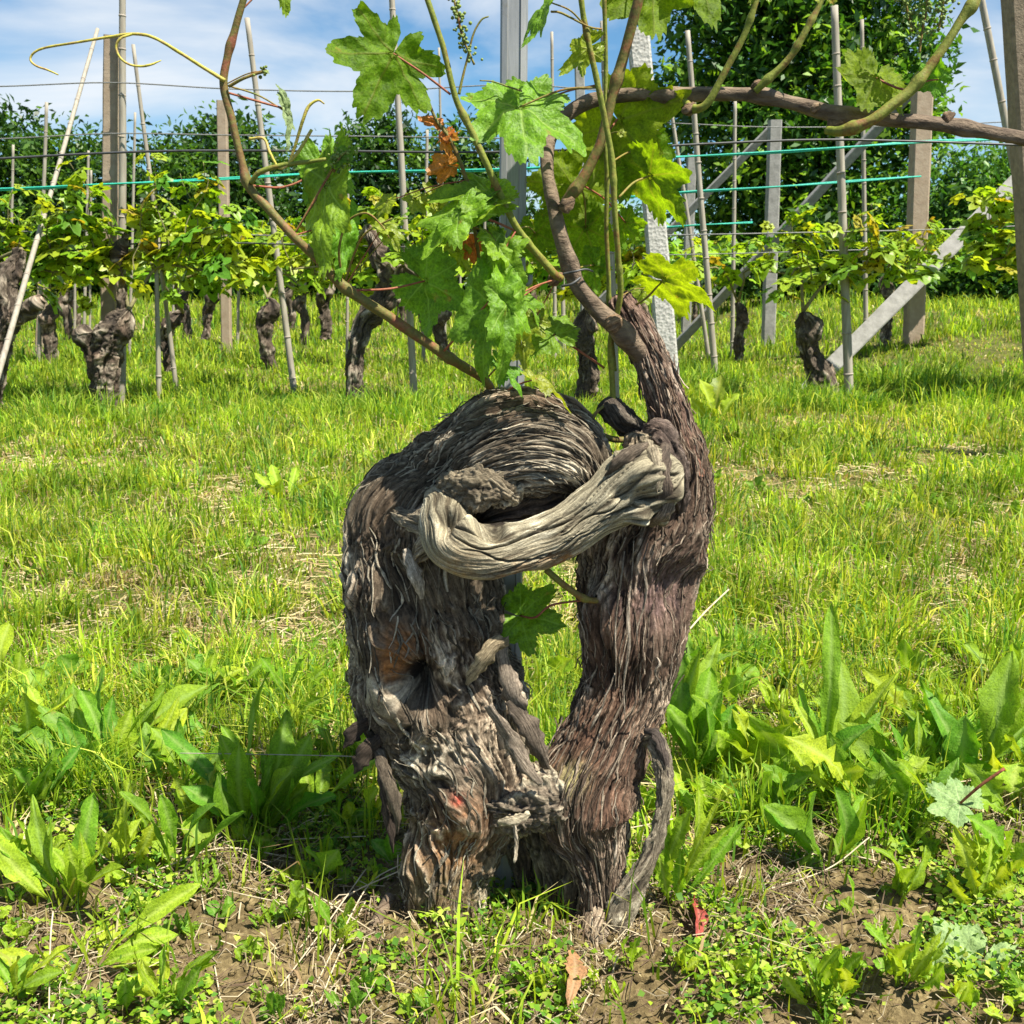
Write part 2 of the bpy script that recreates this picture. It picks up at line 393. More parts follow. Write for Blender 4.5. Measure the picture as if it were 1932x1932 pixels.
# ------------------------------------------------------------------ grass (nobody could count it)
G_GREEN = np.array([[0.14, 0.27, 0.012], [0.24, 0.37, 0.018], [0.35, 0.45, 0.03], [0.10, 0.22, 0.025], [0.46, 0.50, 0.08]])
G_DRY = np.array([[0.46, 0.38, 0.18], [0.36, 0.29, 0.13], [0.55, 0.48, 0.28], [0.30, 0.21, 0.11]])
def blades(x, y, h, w, lean, az, cols, z0=None):
    n = len(x)
    z = gh(x, y) - 0.006 if z0 is None else z0
    dx, dy = np.cos(az), np.sin(az)
    face = RNG.uniform(0, np.pi, n); wx, wy = np.cos(face) * w / 2, np.sin(face) * w / 2
    b = np.stack([x, y, z], 1)
    mid = b + np.stack([dx * lean * h * 0.28, dy * lean * h * 0.28, h * 0.58], 1)
    tip = b + np.stack([dx * lean * h, dy * lean * h, h * (1 - 0.38 * np.clip(lean, 0, 1.5) ** 1.4)], 1)
    wv = np.stack([wx, wy, np.zeros(n)], 1)
    V = np.stack([b - wv, b + wv, mid - wv * 0.8, mid + wv * 0.8, tip], 1).reshape(-1, 3)
    o = (np.arange(n) * 5)[:, None]
    F = np.concatenate([o + np.array([[0, 1, 3]]), o + np.array([[0, 3, 2]]), o + np.array([[2, 3, 4]])], 0)
    C = np.repeat(cols, 5, 0)
    return V, F, C
def cat_blades(L):
    V = np.vstack([a[0] for a in L]); C = np.vstack([a[2] for a in L]); o = 0; F = []
    for a in L: F.append(a[1] + o); o += len(a[0])
    return V, np.vstack(F), C
def scatter(n, y0, y1, margin=0.85, power=1.0):
    y = y0 + (y1 - y0) * RNG.uniform(0, 1, n) ** power
    x = RNG.uniform(-1, 1, n) * (0.57 * y + margin)
    return x, y
def grass_field(n, y0, y1, hmin, hmax, w0, dry, power=1.0):
    n = int(n * 1.1); x, y = scatter(n, y0, y1, power=power)
    patch = pn(x * 1.3, y * 1.3, 0.4); patch2 = pn(x * 4.5, y * 4.5, 7.7); tuft = pn(x * 9, y * 9, 2.2)
    keep = (RNG.uniform(0, 1, n) < (0.16 + 0.84 * lawn_amount(x, y)) * (0.45 + 0.55 * sst(-0.35, 0.25, tuft + patch2 * 0.6)))
    x, y, patch, patch2, tuft = x[keep], y[keep], patch[keep], patch2[keep], tuft[keep]; n = len(x)
    dryp = np.clip(dry + 0.45 * sst(0.0, 0.45, -patch + 0.5 * patch2), 0, 0.9)
    isdry = RNG.uniform(0, 1, n) < dryp
    cols = G_GREEN[np.clip((RNG.normal(1.5, 1.1, n) + patch2 * 2.4).round().astype(int), 0, 4)]
    dcol = G_DRY[RNG.integers(0, 4, n)]
    cols = np.where(isdry[:, None], dcol, cols) * (RNG.uniform(0.7, 1.25, n) * (0.78 + 0.5 * sst(-.3, .4, pn(x * 2.4, y * 2.4, 4.1))))[:, None]
    h = RNG.uniform(hmin, hmax, n) * (0.45 + 1.25 * sst(-0.15, 0.5, tuft * .8 + patch * 0.7)) * np.where(isdry, 0.7, 1.0)
    lean = np.where(isdry, RNG.uniform(0.6, 1.6, n), np.abs(RNG.normal(0.5, 0.4, n)))
    w = w0 * RNG.uniform(0.6, 1.3, n)
    return blades(x, y, h, w, lean, RNG.uniform(0, 2 * np.pi, n), cols)
L = [grass_field(60000, 1.03, 2.6, 0.03, 0.10, 0.0040, 0.26),
     grass_field(66000, 2.3, 4.6, 0.035, 0.11, 0.0058, 0.32),
     grass_field(62000, 4.4, 7.4, 0.06, 0.12, 0.0085, 0.24),
     grass_field(64000, 7.2, 11.5, 0.05, 0.13, 0.011, 0.04),
     grass_field(46000, 11, 19, 0.07, 0.17, 0.016, 0.0),
     grass_field(34000, 19, 46, 0.18, 0.36, 0.03, 0.0)]
V, F, C = cat_blades(L)
tag(obj('grass', mesh('grass', V, F, C, smooth=False), M_GRASS),
    'short green and straw coloured grass covering the vineyard floor', 'grass', kind='stuff')
# long tufts at given spots
def tuft_patch(spots):
    L = []
    for (x0, y0, rad, n, hmin, hmax, cmul) in spots:
        a = RNG.uniform(0, 2 * np.pi, n); r = rad * np.sqrt(RNG.uniform(0, 1, n))
        x, y = x0 + r * np.cos(a), y0 + r * np.sin(a)
        cols = G_GREEN[RNG.integers(0, 5, n)] * np.array(cmul) * RNG.uniform(0.7, 1.25, n)[:, None]
        L.append(blades(x, y, RNG.uniform(hmin, hmax, n), 0.0035 + 0.0007 * y0 * np.ones(n), np.abs(RNG.normal(0.6, 0.4, n)), a + RNG.normal(0, 0.9, n), cols))
    return cat_blades(L)
def gs(u, v): g = G(u, v); return g.x, g.y
TS = []
for (u, v, rad, n, h0, h1) in [(130, 790, .35, 500, .08, .26), (260, 800, .3, 300, .08, .2), (630, 790, .25, 350, .08, .24), (740, 790, .3, 400, .08, .28),
                               (1490, 770, .3, 400, .10, .28), (1590, 770, .3, 350, .08, .26), (1290, 740, .5, 700, .08, .26), (1700, 740, .5, 800, .12, .34),
                               (1000, 800, .8, 900, .06, .18), (430, 770, .6, 600, .06, .18), (60, 760, .5, 500, .08, .2), (1850, 760, .6, 800, .10, .28)]:
    x, y = gs(u, v); TS.append((x, y, rad, n, h0, h1, (0.85, 0.95, 1.0)))
for (u, v, rad, n, h0, h1) in [(150, 1500, .05, 220, .06, .16), (90, 1480, .06, 160, .06, .15), (215, 1490, .05, 160, .05, .13), (1440, 1560, .07, 200, .06, .15), (1650, 1560, .08, 220, .06, .14),
                               (1080, 1480, .05, 130, .06, .15), (1050, 1420, .05, 90, .06, .16), (1720, 1500, .08, 160, .06, .15), (1010, 1740, .05, 40, .03, .08), (900, 1800, .05, 40, .03, .06),
                               (1380, 1250, .12, 300, .06, .14), (560, 1330, .1, 200, .05, .12), (1880, 1250, .12, 260, .06, .16)]:
    x, y = gs(u, v); TS.append((x, y, rad, n, h0, h1, (0.9, 1.0, 1.0)))
for _ in range(330):
    y = 1.75 * (8.2 / 1.75) ** RNG.uniform(0, 1); x = RNG.uniform(-1, 1) * (.53 * y + .4)
    cm = [(0.7, 0.85, 1.0), (1.0, 1.0, 1.0), (1.25, 1.15, 1.0), (1.1, .95, 1.3)][RNG.integers(0, 4)]
    TS.append((x, y, .03 + .022 * y * RNG.uniform(.5, 1.5), int(RNG.uniform(40, 110)), .04 + .006 * y, .10 + .014 * y, cm))
V, F, C = tuft_patch(TS)
tag(obj('tall_grass', mesh('tall_grass', V, F, C, smooth=False), M_GRASS),
    'longer grass tufts around the vine trunks and weeds', 'grass', kind='stuff')
# straw litter lying flat
def straw(n, y0, y1, l0, l1, w, margin=0.5, fcol=G_DRY):
    x, y = scatter(n, y0, y1, margin)
    dens = 0.25 + 0.75 * sst(-0.25, 0.3, pn(x * 4, y * 4, 5.5))
    k = RNG.uniform(0, 1, n) < dens; x, y = x[k], y[k]; n = len(x)
    az = RNG.uniform(0, np.pi * 2, n); ln = RNG.uniform(l0, l1, n)
    t = np.array([0, 0.5, 1.0])
    bend = RNG.normal(0, 0.25, n)
    ax = az[:, None] + bend[:, None] * (t[None] - 0.5)
    X = x[:, None] + np.cos(ax) * ln[:, None] * (t[None] - 0.5); Y = y[:, None] + np.sin(ax) * ln[:, None] * (t[None] - 0.5)
    Z = gh(X, Y) + 0.003 + RNG.uniform(0, 0.016, n)[:, None] + RNG.normal(0, 0.006, (n, 3))
    p = np.stack([X, Y, Z], -1)
    sx = np.stack([-np.sin(az), np.cos(az), np.zeros(n)], 1)[:, None] * (w * RNG.uniform(0.5, 1.3, n))[:, None, None] / 2
    up = np.array([0, 0, 1.0])[None, None] * w * 0.5
    V = np.stack([p - sx, p + up, p + sx], 2).reshape(-1, 3)      # 9 verts per straw
    o = (np.arange(n) * 9)[:, None]
    fs = []
    for s in (0, 1):
        for a, b in ((0, 1), (1, 2)):
            fs.append(o + np.array([[s * 3 + a, s * 3 + b, s * 3 + 3 + b, s * 3 + 3 + a]]))
    C = np.repeat(fcol[RNG.integers(0, len(fcol), n)] * RNG.uniform(0.6, 1.2, n)[:, None], 9, 0)
    return V, np.concatenate(fs, 0), C
D_LITTER = np.array([[0.30, 0.245, 0.15], [0.20, 0.15, 0.09], [0.13, 0.09, 0.055], [0.40, 0.34, 0.23], [0.10, 0.065, 0.04]])
V, F, C = cat_blades([straw(15000, 1.02, 1.9, 0.015, 0.065, 0.0017, 0.35, D_LITTER), straw(9000, 1.6, 3.2, 0.03, 0.10, 0.0026), straw(7000, 3.0, 6.2, 0.05, 0.14, 0.0048)])
tag(obj('straw_litter', mesh('straw_litter', V, F, C, smooth=False), M_STRAW),
    'dry straw and dead grass stems littering the soil', 'straw', kind='stuff')
# soil clods
def clods():
    ico = [(0, 0, 1), (.9, 0, .1), (.28, .85, .1), (-.72, .53, .05), (-.72, -.53, .1), (.28, -.85, .05), (0, 0, -.6)]
    fc = [(0, 1, 2), (0, 2, 3), (0, 3, 4), (0, 4, 5), (0, 5, 1), (6, 2, 1), (6, 3, 2), (6, 4, 3), (6, 5, 4), (6, 1, 5)]
    n = 2600; x, y = scatter(n, 1.02, 1.85, 0.3)
    r = 0.002 + 0.007 * RNG.uniform(0, 1, n) ** 3
    base = np.array(ico)[None] * (1 + RNG.normal(0, 0.22, (n, 7, 3))) * r[:, None, None]
    base[..., 2] *= 0.75
    V = base + np.stack([x, y, gh(x, y) + r * 0.2], 1)[:, None]
    F = (np.array(fc)[None] + (np.arange(n) * 7)[:, None, None]).reshape(-1, 3)
    tag(obj('soil_clods', mesh('soil_clods', V.reshape(-1, 3), F, smooth=False, attrs={'lawn': np.zeros(n * 7)}), M_SOIL),
        'crumbled lumps of brown soil in front of the old vine', 'soil', kind='stuff')
clods()

# creeping ground cover of tiny leaves on the soil
def ground_cover(n):
    x, y = scatter(n, 1.02, 2.1, 0.3)
    m = sst(0.0, 0.28, pn(x * 5, y * 5, 8.8) + 0.5 * pn(x * 13, y * 13, 1.8))
    k = RNG.uniform(0, 1, n) < m * 0.9 + 0.03; x, y = x[k], y[k]; n = len(x)
    s = RNG.uniform(0.004, 0.015, n); a = RNG.uniform(0, 2 * np.pi, n)
    out = np.stack([np.cos(a), np.sin(a), RNG.uniform(-.1, .7, n)], 1); out /= np.linalg.norm(out, axis=1)[:, None]
    sd = np.stack([-np.sin(a), np.cos(a), RNG.normal(0, .35, n)], 1)
    b = np.stack([x, y, gh(x, y) + RNG.uniform(0.002, 0.028, n)], 1)
    S1, S2 = s[:, None], (s * RNG.uniform(.3, .5, n))[:, None]
    up = np.array([0, 0, 1.0]) * S1 * 0.12
    V = np.stack([b, b + out * S1 * .45 + sd * S2 + up, b + out * S1, b + out * S1 * .45 - sd * S2 + up], 1).reshape(-1, 3)
    F = np.concatenate([(np.arange(n) * 4)[:, None] + np.array([[0, 2, 1]]), (np.arange(n) * 4)[:, None] + np.array([[0, 3, 2]])], 0)
    C = np.repeat(G_GREEN[RNG.integers(0, 5, n)] * RNG.uniform(.6, 1.2, n)[:, None] * np.array([.9, 1, 1]), 4, 0)
    tag(obj('ground_cover', mesh('ground_cover', V, F, C, smooth=False), M_GRASS), 'creeping tiny leaved plants spread over the soil', 'ground cover', kind='stuff')
ground_cover(70000)

# ------------------------------------------------------------------ trees far behind
def make_tree(name, label, u, vbase, y, crown, nleaf, lsize, cols, trunk_r=0.12, seed=1, group=None):
    """crown: list of (u, v, dy, radius_px) blobs; leaves cluster on twigs in their volume"""
    rg = np.random.default_rng(seed)
    x0 = P(u, vbase, y).x; z0 = gz(x0, y)
    t = thing(name, (x0, y, z0), label, 'tree', group)
    if group == TG or name == 'broadleaf_tree':
        ua, ub = min(c[0] for c in crown), max(c[0] for c in crown)
        crown = crown + [(lerp(ua, ub, q), 505, 0.3, 62) for q in (0, .33, .66, 1)] + [(lerp(ua, ub, q), 552, 0, 42) for q in (0, .25, .5, .75, 1)]; nleaf = int(nleaf * 1.35)
    cs = [(P(a, b, y + dy), r * px(b, y + dy)) for (a, b, dy, r) in crown]
    vol = np.array([r ** 2.2 for _, r in cs]); vol /= vol.sum()
    nc = max(60, nleaf // 22)
    k = rg.choice(len(cs), nc, p=vol)
    d = rg.normal(size=(nc, 3)); d /= np.linalg.norm(d, axis=1)[:, None]
    rr = rg.uniform(0.30, 1.06, nc) ** 0.7
    cc = np.array([cs[i][0] for i in k]) + d * (np.array([cs[i][1] for i in k]) * rr)[:, None]
    ok = cc[:, 2] > z0 + 0.15; cc = cc[ok]; nc = len(cc)
    cr = rg.uniform(0.7, 1.5, nc) * lsize * 2.0
    idx = rg.integers(0, nc, nleaf)
    off = rg.normal(size=(nleaf, 3)) * cr[idx][:, None] * np.array([1, 1, 0.8])
    c = cc[idx] + off
    c[:, 2] = np.maximum(c[:, 2], z0 + 0.05)
    nrm = rg.normal(size=(nleaf, 3)) + np.array([0, 0, 0.9]); nrm /= np.linalg.norm(nrm, axis=1)[:, None]
    a = np.cross(nrm, rg.normal(size=(nleaf, 3))); a /= np.linalg.norm(a, axis=1)[:, None]; b = np.cross(nrm, a)
    s = lsize * rg.uniform(0.6, 1.3, nleaf)[:, None]
    V = np.stack([c - a * s, c + b * s * 0.42 + nrm * s * 0.12, c + a * s - nrm * s * 0.25, c - b * s * 0.42 + nrm * s * 0.12], 1).reshape(-1, 3)
    F = np.arange(nleaf * 4).reshape(-1, 4)
    cl = np.array(cols)[rg.integers(0, len(cols), nc)][idx] * rg.uniform(0.75, 1.3, nleaf)[:, None]
    tag(obj('crown', mesh('crown', V, F, np.repeat(cl, 4, 0), smooth=False), M_CROWN, t), kind='stuff')
    top = max(cs, key=lambda q: q[0].z)[0]
    mid = Vector((x0, y, z0)).lerp(top, 0.55)
    parts = [tube([(x0, y, z0 - 0.2, trunk_r), (x0 + trunk_r, y, z0 + 0.8, trunk_r * 0.85), (*mid, trunk_r * 0.6), (*top, trunk_r * 0.15)], 9, 20, rough=0.25)]
    for p, r in cs[:10]:
        st = Vector((x0, y, z0)).lerp(top, rg.uniform(0.25, 0.6))
        e = st.lerp(p, 0.9); m2 = st.lerp(e, 0.5) + Vector((0, 0, r * 0.15))
        parts.append(tube([(*st, trunk_r * 0.45), (*m2, trunk_r * 0.3), (*e, trunk_r * 0.08)], 6, 10))
    v, f = join(parts)
    obj('trunk', mesh('trunk', v, f, np.tile([0.09, 0.07, 0.05], (len(v), 1))), M_BARK, t)
    return t
HEDGE = [(0.025, 0.07, 0.012), (0.045, 0.11, 0.016), (0.085, 0.17, 0.022), (0.014, 0.04, 0.010)]
TG = 'dark hedge trees behind the vine rows'
make_tree('hedge_tree', 'dark leafy tree rising tallest behind the vines at the photo left edge', 20, 575, 40, [(-60, 290, 0, 110), (20, 265, 0, 70), (40, 350, 1, 110), (95, 330, -1, 85), (60, 440, 0, 110), (-40, 420, 0, 100)], 9000, 0.16, HEDGE, .2, 21, TG)
make_tree('hedge_tree', 'low dark leafy tree between leaning bamboo pole and brown concrete post', 160, 575, 41, [(150, 300, 0, 55), (190, 360, 0, 95), (130, 400, -1, 90), (220, 420, 1, 100), (165, 470, 0, 90)], 7000, 0.16, HEDGE, .2, 22, TG)
make_tree('hedge_tree', 'small dark tree just right of the brown concrete post', 300, 575, 42, [(290, 330, 0, 60), (330, 300, 0, 55), (320, 400, 0, 95), (280, 450, 0, 80)], 6000, 0.16, HEDGE, .2, 23, TG)
make_tree('hedge_tree', 'rounded dark tree behind the slim concrete post left of centre', 415, 575, 40, [(400, 270, 0, 55), (440, 250, 0, 48), (360, 310, 0, 65), (470, 300, 0, 65), (420, 360, -1, 100), (470, 410, 0, 90), (380, 440, 0, 80)], 8500, 0.16, HEDGE, .2, 24, TG)
make_tree('hedge_tree', 'dark tree in the dip behind the long reddish shoot', 550, 575, 43, [(540, 340, 0, 60), (590, 370, 0, 70), (545, 420, 0, 90), (610, 440, 0, 80)], 6000, 0.16, HEDGE, .2, 25, TG)
make_tree('hedge_tree', 'dark tree behind the big backlit vine leaf and bamboo cane', 710, 575, 40, [(690, 275, 0, 50), (740, 255, 0, 45), (670, 330, 0, 75), (750, 320, 0, 75), (700, 400, 0, 100), (780, 420, 0, 85)], 8500, 0.16, HEDGE, .2, 26, TG)
make_tree('hedge_tree', 'dark tree just left of the central steel stake', 870, 575, 41, [(850, 290, 0, 55), (900, 280, 0, 55), (880, 350, 0, 90), (930, 380, 0, 85), (860, 440, 0, 90)], 7500, 0.16, HEDGE, .2, 27, TG)
make_tree('hedge_tree', 'low dark tree showing through leaves behind the horizontal cane', 1080, 575, 42, [(1060, 420, 0, 60), (1120, 430, 0, 60), (1180, 440, 0, 65), (1100, 490, 0, 80)], 4500, 0.16, HEDGE, .2, 28, TG)
BIG = [(0.07, 0.17, 0.02), (0.12, 0.24, 0.025), (0.18, 0.30, 0.03), (0.03, 0.085, 0.018), (0.05, 0.13, 0.02)]
make_tree('broadleaf_tree', 'large green leafy tree filling the sky behind the concrete end posts', 1490, 575, 26,
          [(1450, 60, 0, 150), (1580, 40, 1, 170), (1350, 110, 0, 110), (1520, 190, 0, 160), (1660, 150, 0, 110), (1400, 250, 0, 130), (1620, 290, 0, 130),
           (1300, 190, 1, 80), (1720, 80, 0, 75), (1700, 230, 0, 80), (1480, 330, 0, 130), (1350, 380, 1, 110), (1560, 410, 0, 130), (1450, 460, 1, 120), (1660, 400, 0, 110), (1500, -80, 0, 170), (1370, -20, 0, 110), (1640, -60, 0, 120)], 30000, 0.13, BIG, .3, 31)
BUSH = [(0.05, 0.14, 0.02), (0.08, 0.18, 0.03), (0.11, 0.22, 0.03), (0.04, 0.10, 0.02)]
make_tree('bushy_tree', 'round bushy tree behind the tall end post at photo right', 1830, 600, 24, [(1800, 380, 0, 90), (1870, 350, 0, 80), (1920, 380, 0, 90), (1840, 450, 0, 100), (1760, 430, 0, 70)], 9000, 0.09, BUSH, .15, 32)
make_tree('hedge', 'low leafy hedge on the grassy bank at photo right', 1830, 640, 19, [(1760, 520, 0, 70), (1830, 510, 0, 80), (1900, 510, 0, 80), (1960, 500, 0, 90), (1790, 560, 0, 50), (1880, 565, 0, 50), (1700, 560, 0, 45)], 13000, 0.06, BUSH, .08, 33)
make_tree('shaded_shrub', 'dark shady shrub under the large tree between the diagonal braces', 1500, 640, 21, [(1440, 520, 0, 80), (1530, 510, 0, 90), (1600, 520, 0, 80), (1370, 530, 0, 60), (1660, 530, 0, 70)], 7000, 0.10, HEDGE, .1, 34)

# ------------------------------------------------------------------ stakes, posts and braces
def down_to_ground(a, b, sink=0.1):
    """extend the line a (top) -> b (low) to the ground"""
    d = (b - a); 
    for _ in range(6):
        g = gz(b.x, b.y) - sink
        if abs(d.z) < 1e-4: break
        b = a + d * ((g - a.z) / d.z)
    return b
def bamboo(label, top, bot, w, y, ybot=None, group='bamboo vine stakes', seed=0):
    yb = ybot or y
    a, b = P(*top, y), P(*bot, yb); r = w * 0.5 * px(bot[1], yb)
    b = down_to_ground(a, b)
    ln = (a - b).length
    t = thing('bamboo_stake', (b.x, b.y, gz(b.x, b.y)), label, 'stake', group)
    rg = random.Random(seed + int(top[0] * 7))
    k = max(2, int(ln / 0.28)); side = Vector((rg.uniform(-1, 1), rg.uniform(-1, 1), 0)) * 0.006
    pts = []
    for i in range(6):
        f = i / 5; p = b.lerp(a, f) + side * math.sin(f * 3.1) * (1 if i % 2 else 0.3)
        pts.append((*p, r * (1.08 - 0.3 * f)))
    v, f = tube(pts, 8, 26)
    obj('culm', mesh('culm', v, f), M_BAMBOO, t)
    for i in range(1, k):
        f = (i + rg.uniform(-.15, .15)) / k; p = b.lerp(a, f); q = b.lerp(a, min(1, f + 0.012 / ln)); rr = r * (1.10 - 0.3 * f) * 1.13
        v, fc = tube([(*p, rr * 0.9), (*p.lerp(q, .5), rr), (*q, rr * 0.9)], 8, 4)
        obj('node', mesh('node', v, fc), M_BAMBOO_N, t)
    return t
def bar_mesh(a, b, wx, wy, seed=0, chamfer=0.12, seg=8, top_slant=0.0):
    """square bar with chamfered arrises and slightly uneven faces between points a and b"""
    a, b = Vector(a), Vector(b); T = (b - a).normalized()
    S = Vector((1, 0, 0)) - T * T.x
    if S.length < 0.3: S = Vector((0, 0, 1)) - T * T.z
    S.normalize(); Fv = T.cross(S)
    c = 1 - chamfer * 2
    prof = [(-1, -c), (-c, -1), (c, -1), (1, -c), (1, c), (c, 1), (-c, 1), (-1, c)]
    V = []; rg = random.Random(seed)
    for i in range(seg + 1):
        p = a.lerp(b, i / seg)
        for (x, yv) in prof:
            j = 1 + rg.uniform(-0.025, 0.025)
            q = p + S * (x * wx / 2 * j) + Fv * (yv * wy / 2 * j)
            if i == seg: q += T * (top_slant * x * wx)
            V.append(q)
    F = grid_faces(seg + 1, 8).tolist(); F.append(list(range(8))[::-1]); F.append([seg * 8 + j for j in range(8)])
    return np.array([list(q) for q in V]), F
def post(name, label, top, bot, w, y, mat, ybot=None, depth=0.8, group=None, cat='post', slant=0.0, seed=0, ground=True):
    yb = ybot or y
    a, b = P(*top, y), P(*bot, yb); wm = w * px(bot[1], yb)
    if ground: b = down_to_ground(a, b, 0.15)
    v, f = bar_mesh(b, a, wm, wm * depth, seed, 0.1, 14, slant)
    o = obj(name, mesh(name, v, f, smooth=False), mat)
    return tag(o, label, cat, group)
RG2 = 'concrete posts of the vineyard rows'
post('concrete_post', 'brown square concrete post beside a grey stake behind the knobbly stump', (212, 68), (206, 590), 26, 8.05, M_CONC, group=RG2, seed=1)
bamboo('straight grey bamboo stake touching the brown concrete post', (231, -60), (230, 590), 15, 7.95)
bamboo('bamboo stake leaning far to the right at photo left edge', (184, 55), (6, 672), 11, 9.0, 6.9)
bamboo('bamboo stake tilted left just right of the brown post', (251, 84), (288, 380), 9, 8.6)
bamboo('short pale bamboo stake ending among leaves beside the brown post', (294, 425), (299, 680), 10, 7.8)
bamboo('bamboo stake tilted left, crossing behind the long reddish shoot', (466, 34), (548, 684), 12, 8.3)
post('concrete_post', 'slim pale concrete post behind the reddish bent shoot', (419, 190), (427, 600), 18, 13.5, M_CONC, group=RG2, seed=2)
bamboo('tall bamboo stake under the big backlit leaf', (736, -60), (779, 708), 13, 8.0)
bamboo('grey bamboo stake beside the leaning stake at photo left', (88, 193), (76, 600), 8, 11.5)
bamboo('thin short stake among hedge leaves right of brown post', (255, 212), (250, 420), 6, 12.0)
bamboo('thin pale stake near photo left edge in front of the hedge', (25, 273), (20, 560), 6, 12.5)
bamboo('thin stake in front of low hedge tree, taller of a close pair', (167, 284), (160, 560), 6, 15)
bamboo('thin stake in front of low hedge tree, shorter of a close pair', (172, 321), (170, 560), 5, 15.2)
bamboo('tiny pale stake tip above leaves in front of hedge', (142, 369), (141, 560), 5, 19)
bamboo('slender stake behind the bunch of bronze young leaves', (806, 245), (800, 600), 7, 12)
bamboo('thin stake peeking above the bent shoot top right of the big leaf', (828, 90), (838, 560), 5, 12.5)
bamboo('thin stake under the hanging leaf left of centre', (657, 310), (655, 580), 6, 12)
bamboo('pale bamboo stake behind the paired green shoots', (1138, 40), (1156, 600), 15, 7.6)
bamboo('thin stake above the bright centre leaf beside the steel stake', (1041, 60), (1046, 560), 7, 12)
bamboo('thin bamboo stake behind the large backlit leaf, shorter of two', (1264, 193), (1312, 510), 8, 12.2)
bamboo('bamboo stake rising above the horizontal cane left of the big tree', (1297, 58), (1334, 512), 12, 10.2)
bamboo('slim upright stake in front of the big tree, left of square post', (1387, 190), (1382, 608), 8, 12.8)
bamboo('stout pale bamboo stake next to the small stump with diagonal brace', (1574, 11), (1600, 700), 17, 8.1)
bamboo('thin bamboo stake behind the cane knot in front of the big tree', (1626, 37), (1633, 560), 9, 12.4)
bamboo('bamboo stake tilted left in front of the cloud at photo right', (1846, -30), (1935, 420), 16, 8.2)
bamboo('far thin stake between textured post and diagonal brace', (1058, 330), (1062, 575), 8, 14)
for i, (u, v0, v1, w, yy) in enumerate([(452, 430, 600, 6, 15.3), (330, 400, 590, 5, 19), (90, 470, 600, 5, 19), (578, 420, 600, 5, 15.3), (1100, 420, 585, 6, 15.3), (870, 470, 600, 5, 19), (915, 400, 600, 6, 15.3)]):
    bamboo('thin far stake among leaves ' + ['right of the slim concrete post', 'right of the brown post', 'by the leaning left trunk', 'below the folded left leaf', 'between old vine shoots and textured post', 'left of the steel stake', 'touching the steel stake'][i], (u, v0), (u - 3, v1), w, yy, group='thin stakes in the far rows')
post('concrete_post', 'leaning pebble textured pale post right of the old vine', (1203, 55), (1262, 720), 38, 7.5, M_PEB, 7.3, group=RG2, seed=3)
post('concrete_post', 'square pale concrete post with a brace in front of the big tree', (1462, 227), (1450, 620), 23, 13.6, M_CONCG, group=RG2, seed=4)
post('concrete_post', 'tall pale end post with slanted top beside the big tree', (1741, 152), (1725, 580), 33, 11.2, M_CONC, group=RG2, seed=5, slant=0.35)
post('concrete_post', 'small pale post half hidden behind the large backlit leaf', (1305, 292), (1300, 440), 17, 16.0, M_CONCG, group=RG2, seed=6)
post('concrete_post', 'thin weathered post under the hanging leaf next to the steel stake', (1092, 80), (1105, 600), 17, 15.0, M_CONCG, group=RG2, seed=7)
post('concrete_post', 'far pale post by the leaning trunk at photo left', (83, 470), (78, 612), 16, 12.5, M_CONC, group=RG2, seed=8)
post('concrete_post', 'dark speckled concrete post cut by the photo right edge', (1922, -60), (1962, 640), 52, 5.2, M_CONCD, 5.4, group=RG2, seed=9)
BG_ = 'diagonal braces of the end posts'
def brace(label, a, b, w, ya, yb, mat, seed):
    pa, pb = P(*a, ya), P(*b, yb); wm = w * px(b[1], yb)
    pb = down_to_ground(pa, pb, 0.12)
    v, f = bar_mesh(pb, pa, wm, wm * 0.7, seed, 0.08, 12)
    tag(obj('diagonal_brace', mesh('diagonal_brace', v, f, smooth=False), mat), label, 'brace', BG_)
brace('thick grey concrete brace slanting from the grass to photo right', (1930, 330), (1572, 688), 31, 9.6, 8.9, M_CONCG, 1)
brace('slim pale brace slanting up to the slanted top end post', (1741, 150), (1360, 562), 16, 11.4, 12.2, M_CONCG, 2)
brace('thin pale brace behind the backlit leaf slanting up to the square post', (1462, 236), (1195, 505), 13, 13.9, 14.4, M_CONCG, 3)

# central galvanised stake: an open folded channel
def steel_stake():
    top, bot = P(971, -80, 1.56), P(957, 1700, 1.47)
    bot = down_to_ground(top, bot, 0.2)
    T = (top - bot).normalized(); S = Vector((1, 0, 0)); S = (S - T * S.dot(T)).normalized(); Fv = S.cross(T).normalized()   # Fv points to the camera side
    if Fv.y > 0: Fv = -Fv
    w = 25 * px(400, 1.56)
    prof = [(-1, -.75), (-1.0, .1), (-.86, .34), (-.5, .42), (-.42, .30), (.42, .30), (.5, .42), (.86, .34), (1.0, .1), (1, -.75)]
    inner = [(x * 0.90, yv - 0.10) for x, yv in reversed(prof)]
    pr = prof + inner; n = 40; V = []
    for i in range(n):
        p = bot.lerp(top, i / (n - 1))
        for (x, yv) in pr: V.append(p + S * x * w + Fv * yv * w)
    k = len(pr); F = grid_faces(n, k).tolist(); F.append(list(range(k))[::-1]); F.append([(n - 1) * k + j for j in range(k)])
    t = thing('steel_stake', (bot.x, bot.y, 0), 'galvanised grey steel stake standing upright behind the old vine', 'stake')
    obj('channel', mesh('channel', [list(q) for q in V], F, smooth=False), M_STEEL, t)
    for f in (0.46, 0.72, 0.86):      # punched wire lugs
        p = bot.lerp(top, f) + S * w * 1.0 + Fv * w * 0.05
        v, fc = tube([(*(p), .004), (*(p + S * .006), .004), (*(p + S * .007 + T * .012), .003)], 6, 6)
        obj('wire_lug', mesh('wire_lug', v, fc), M_STEEL, t)
steel_stake()

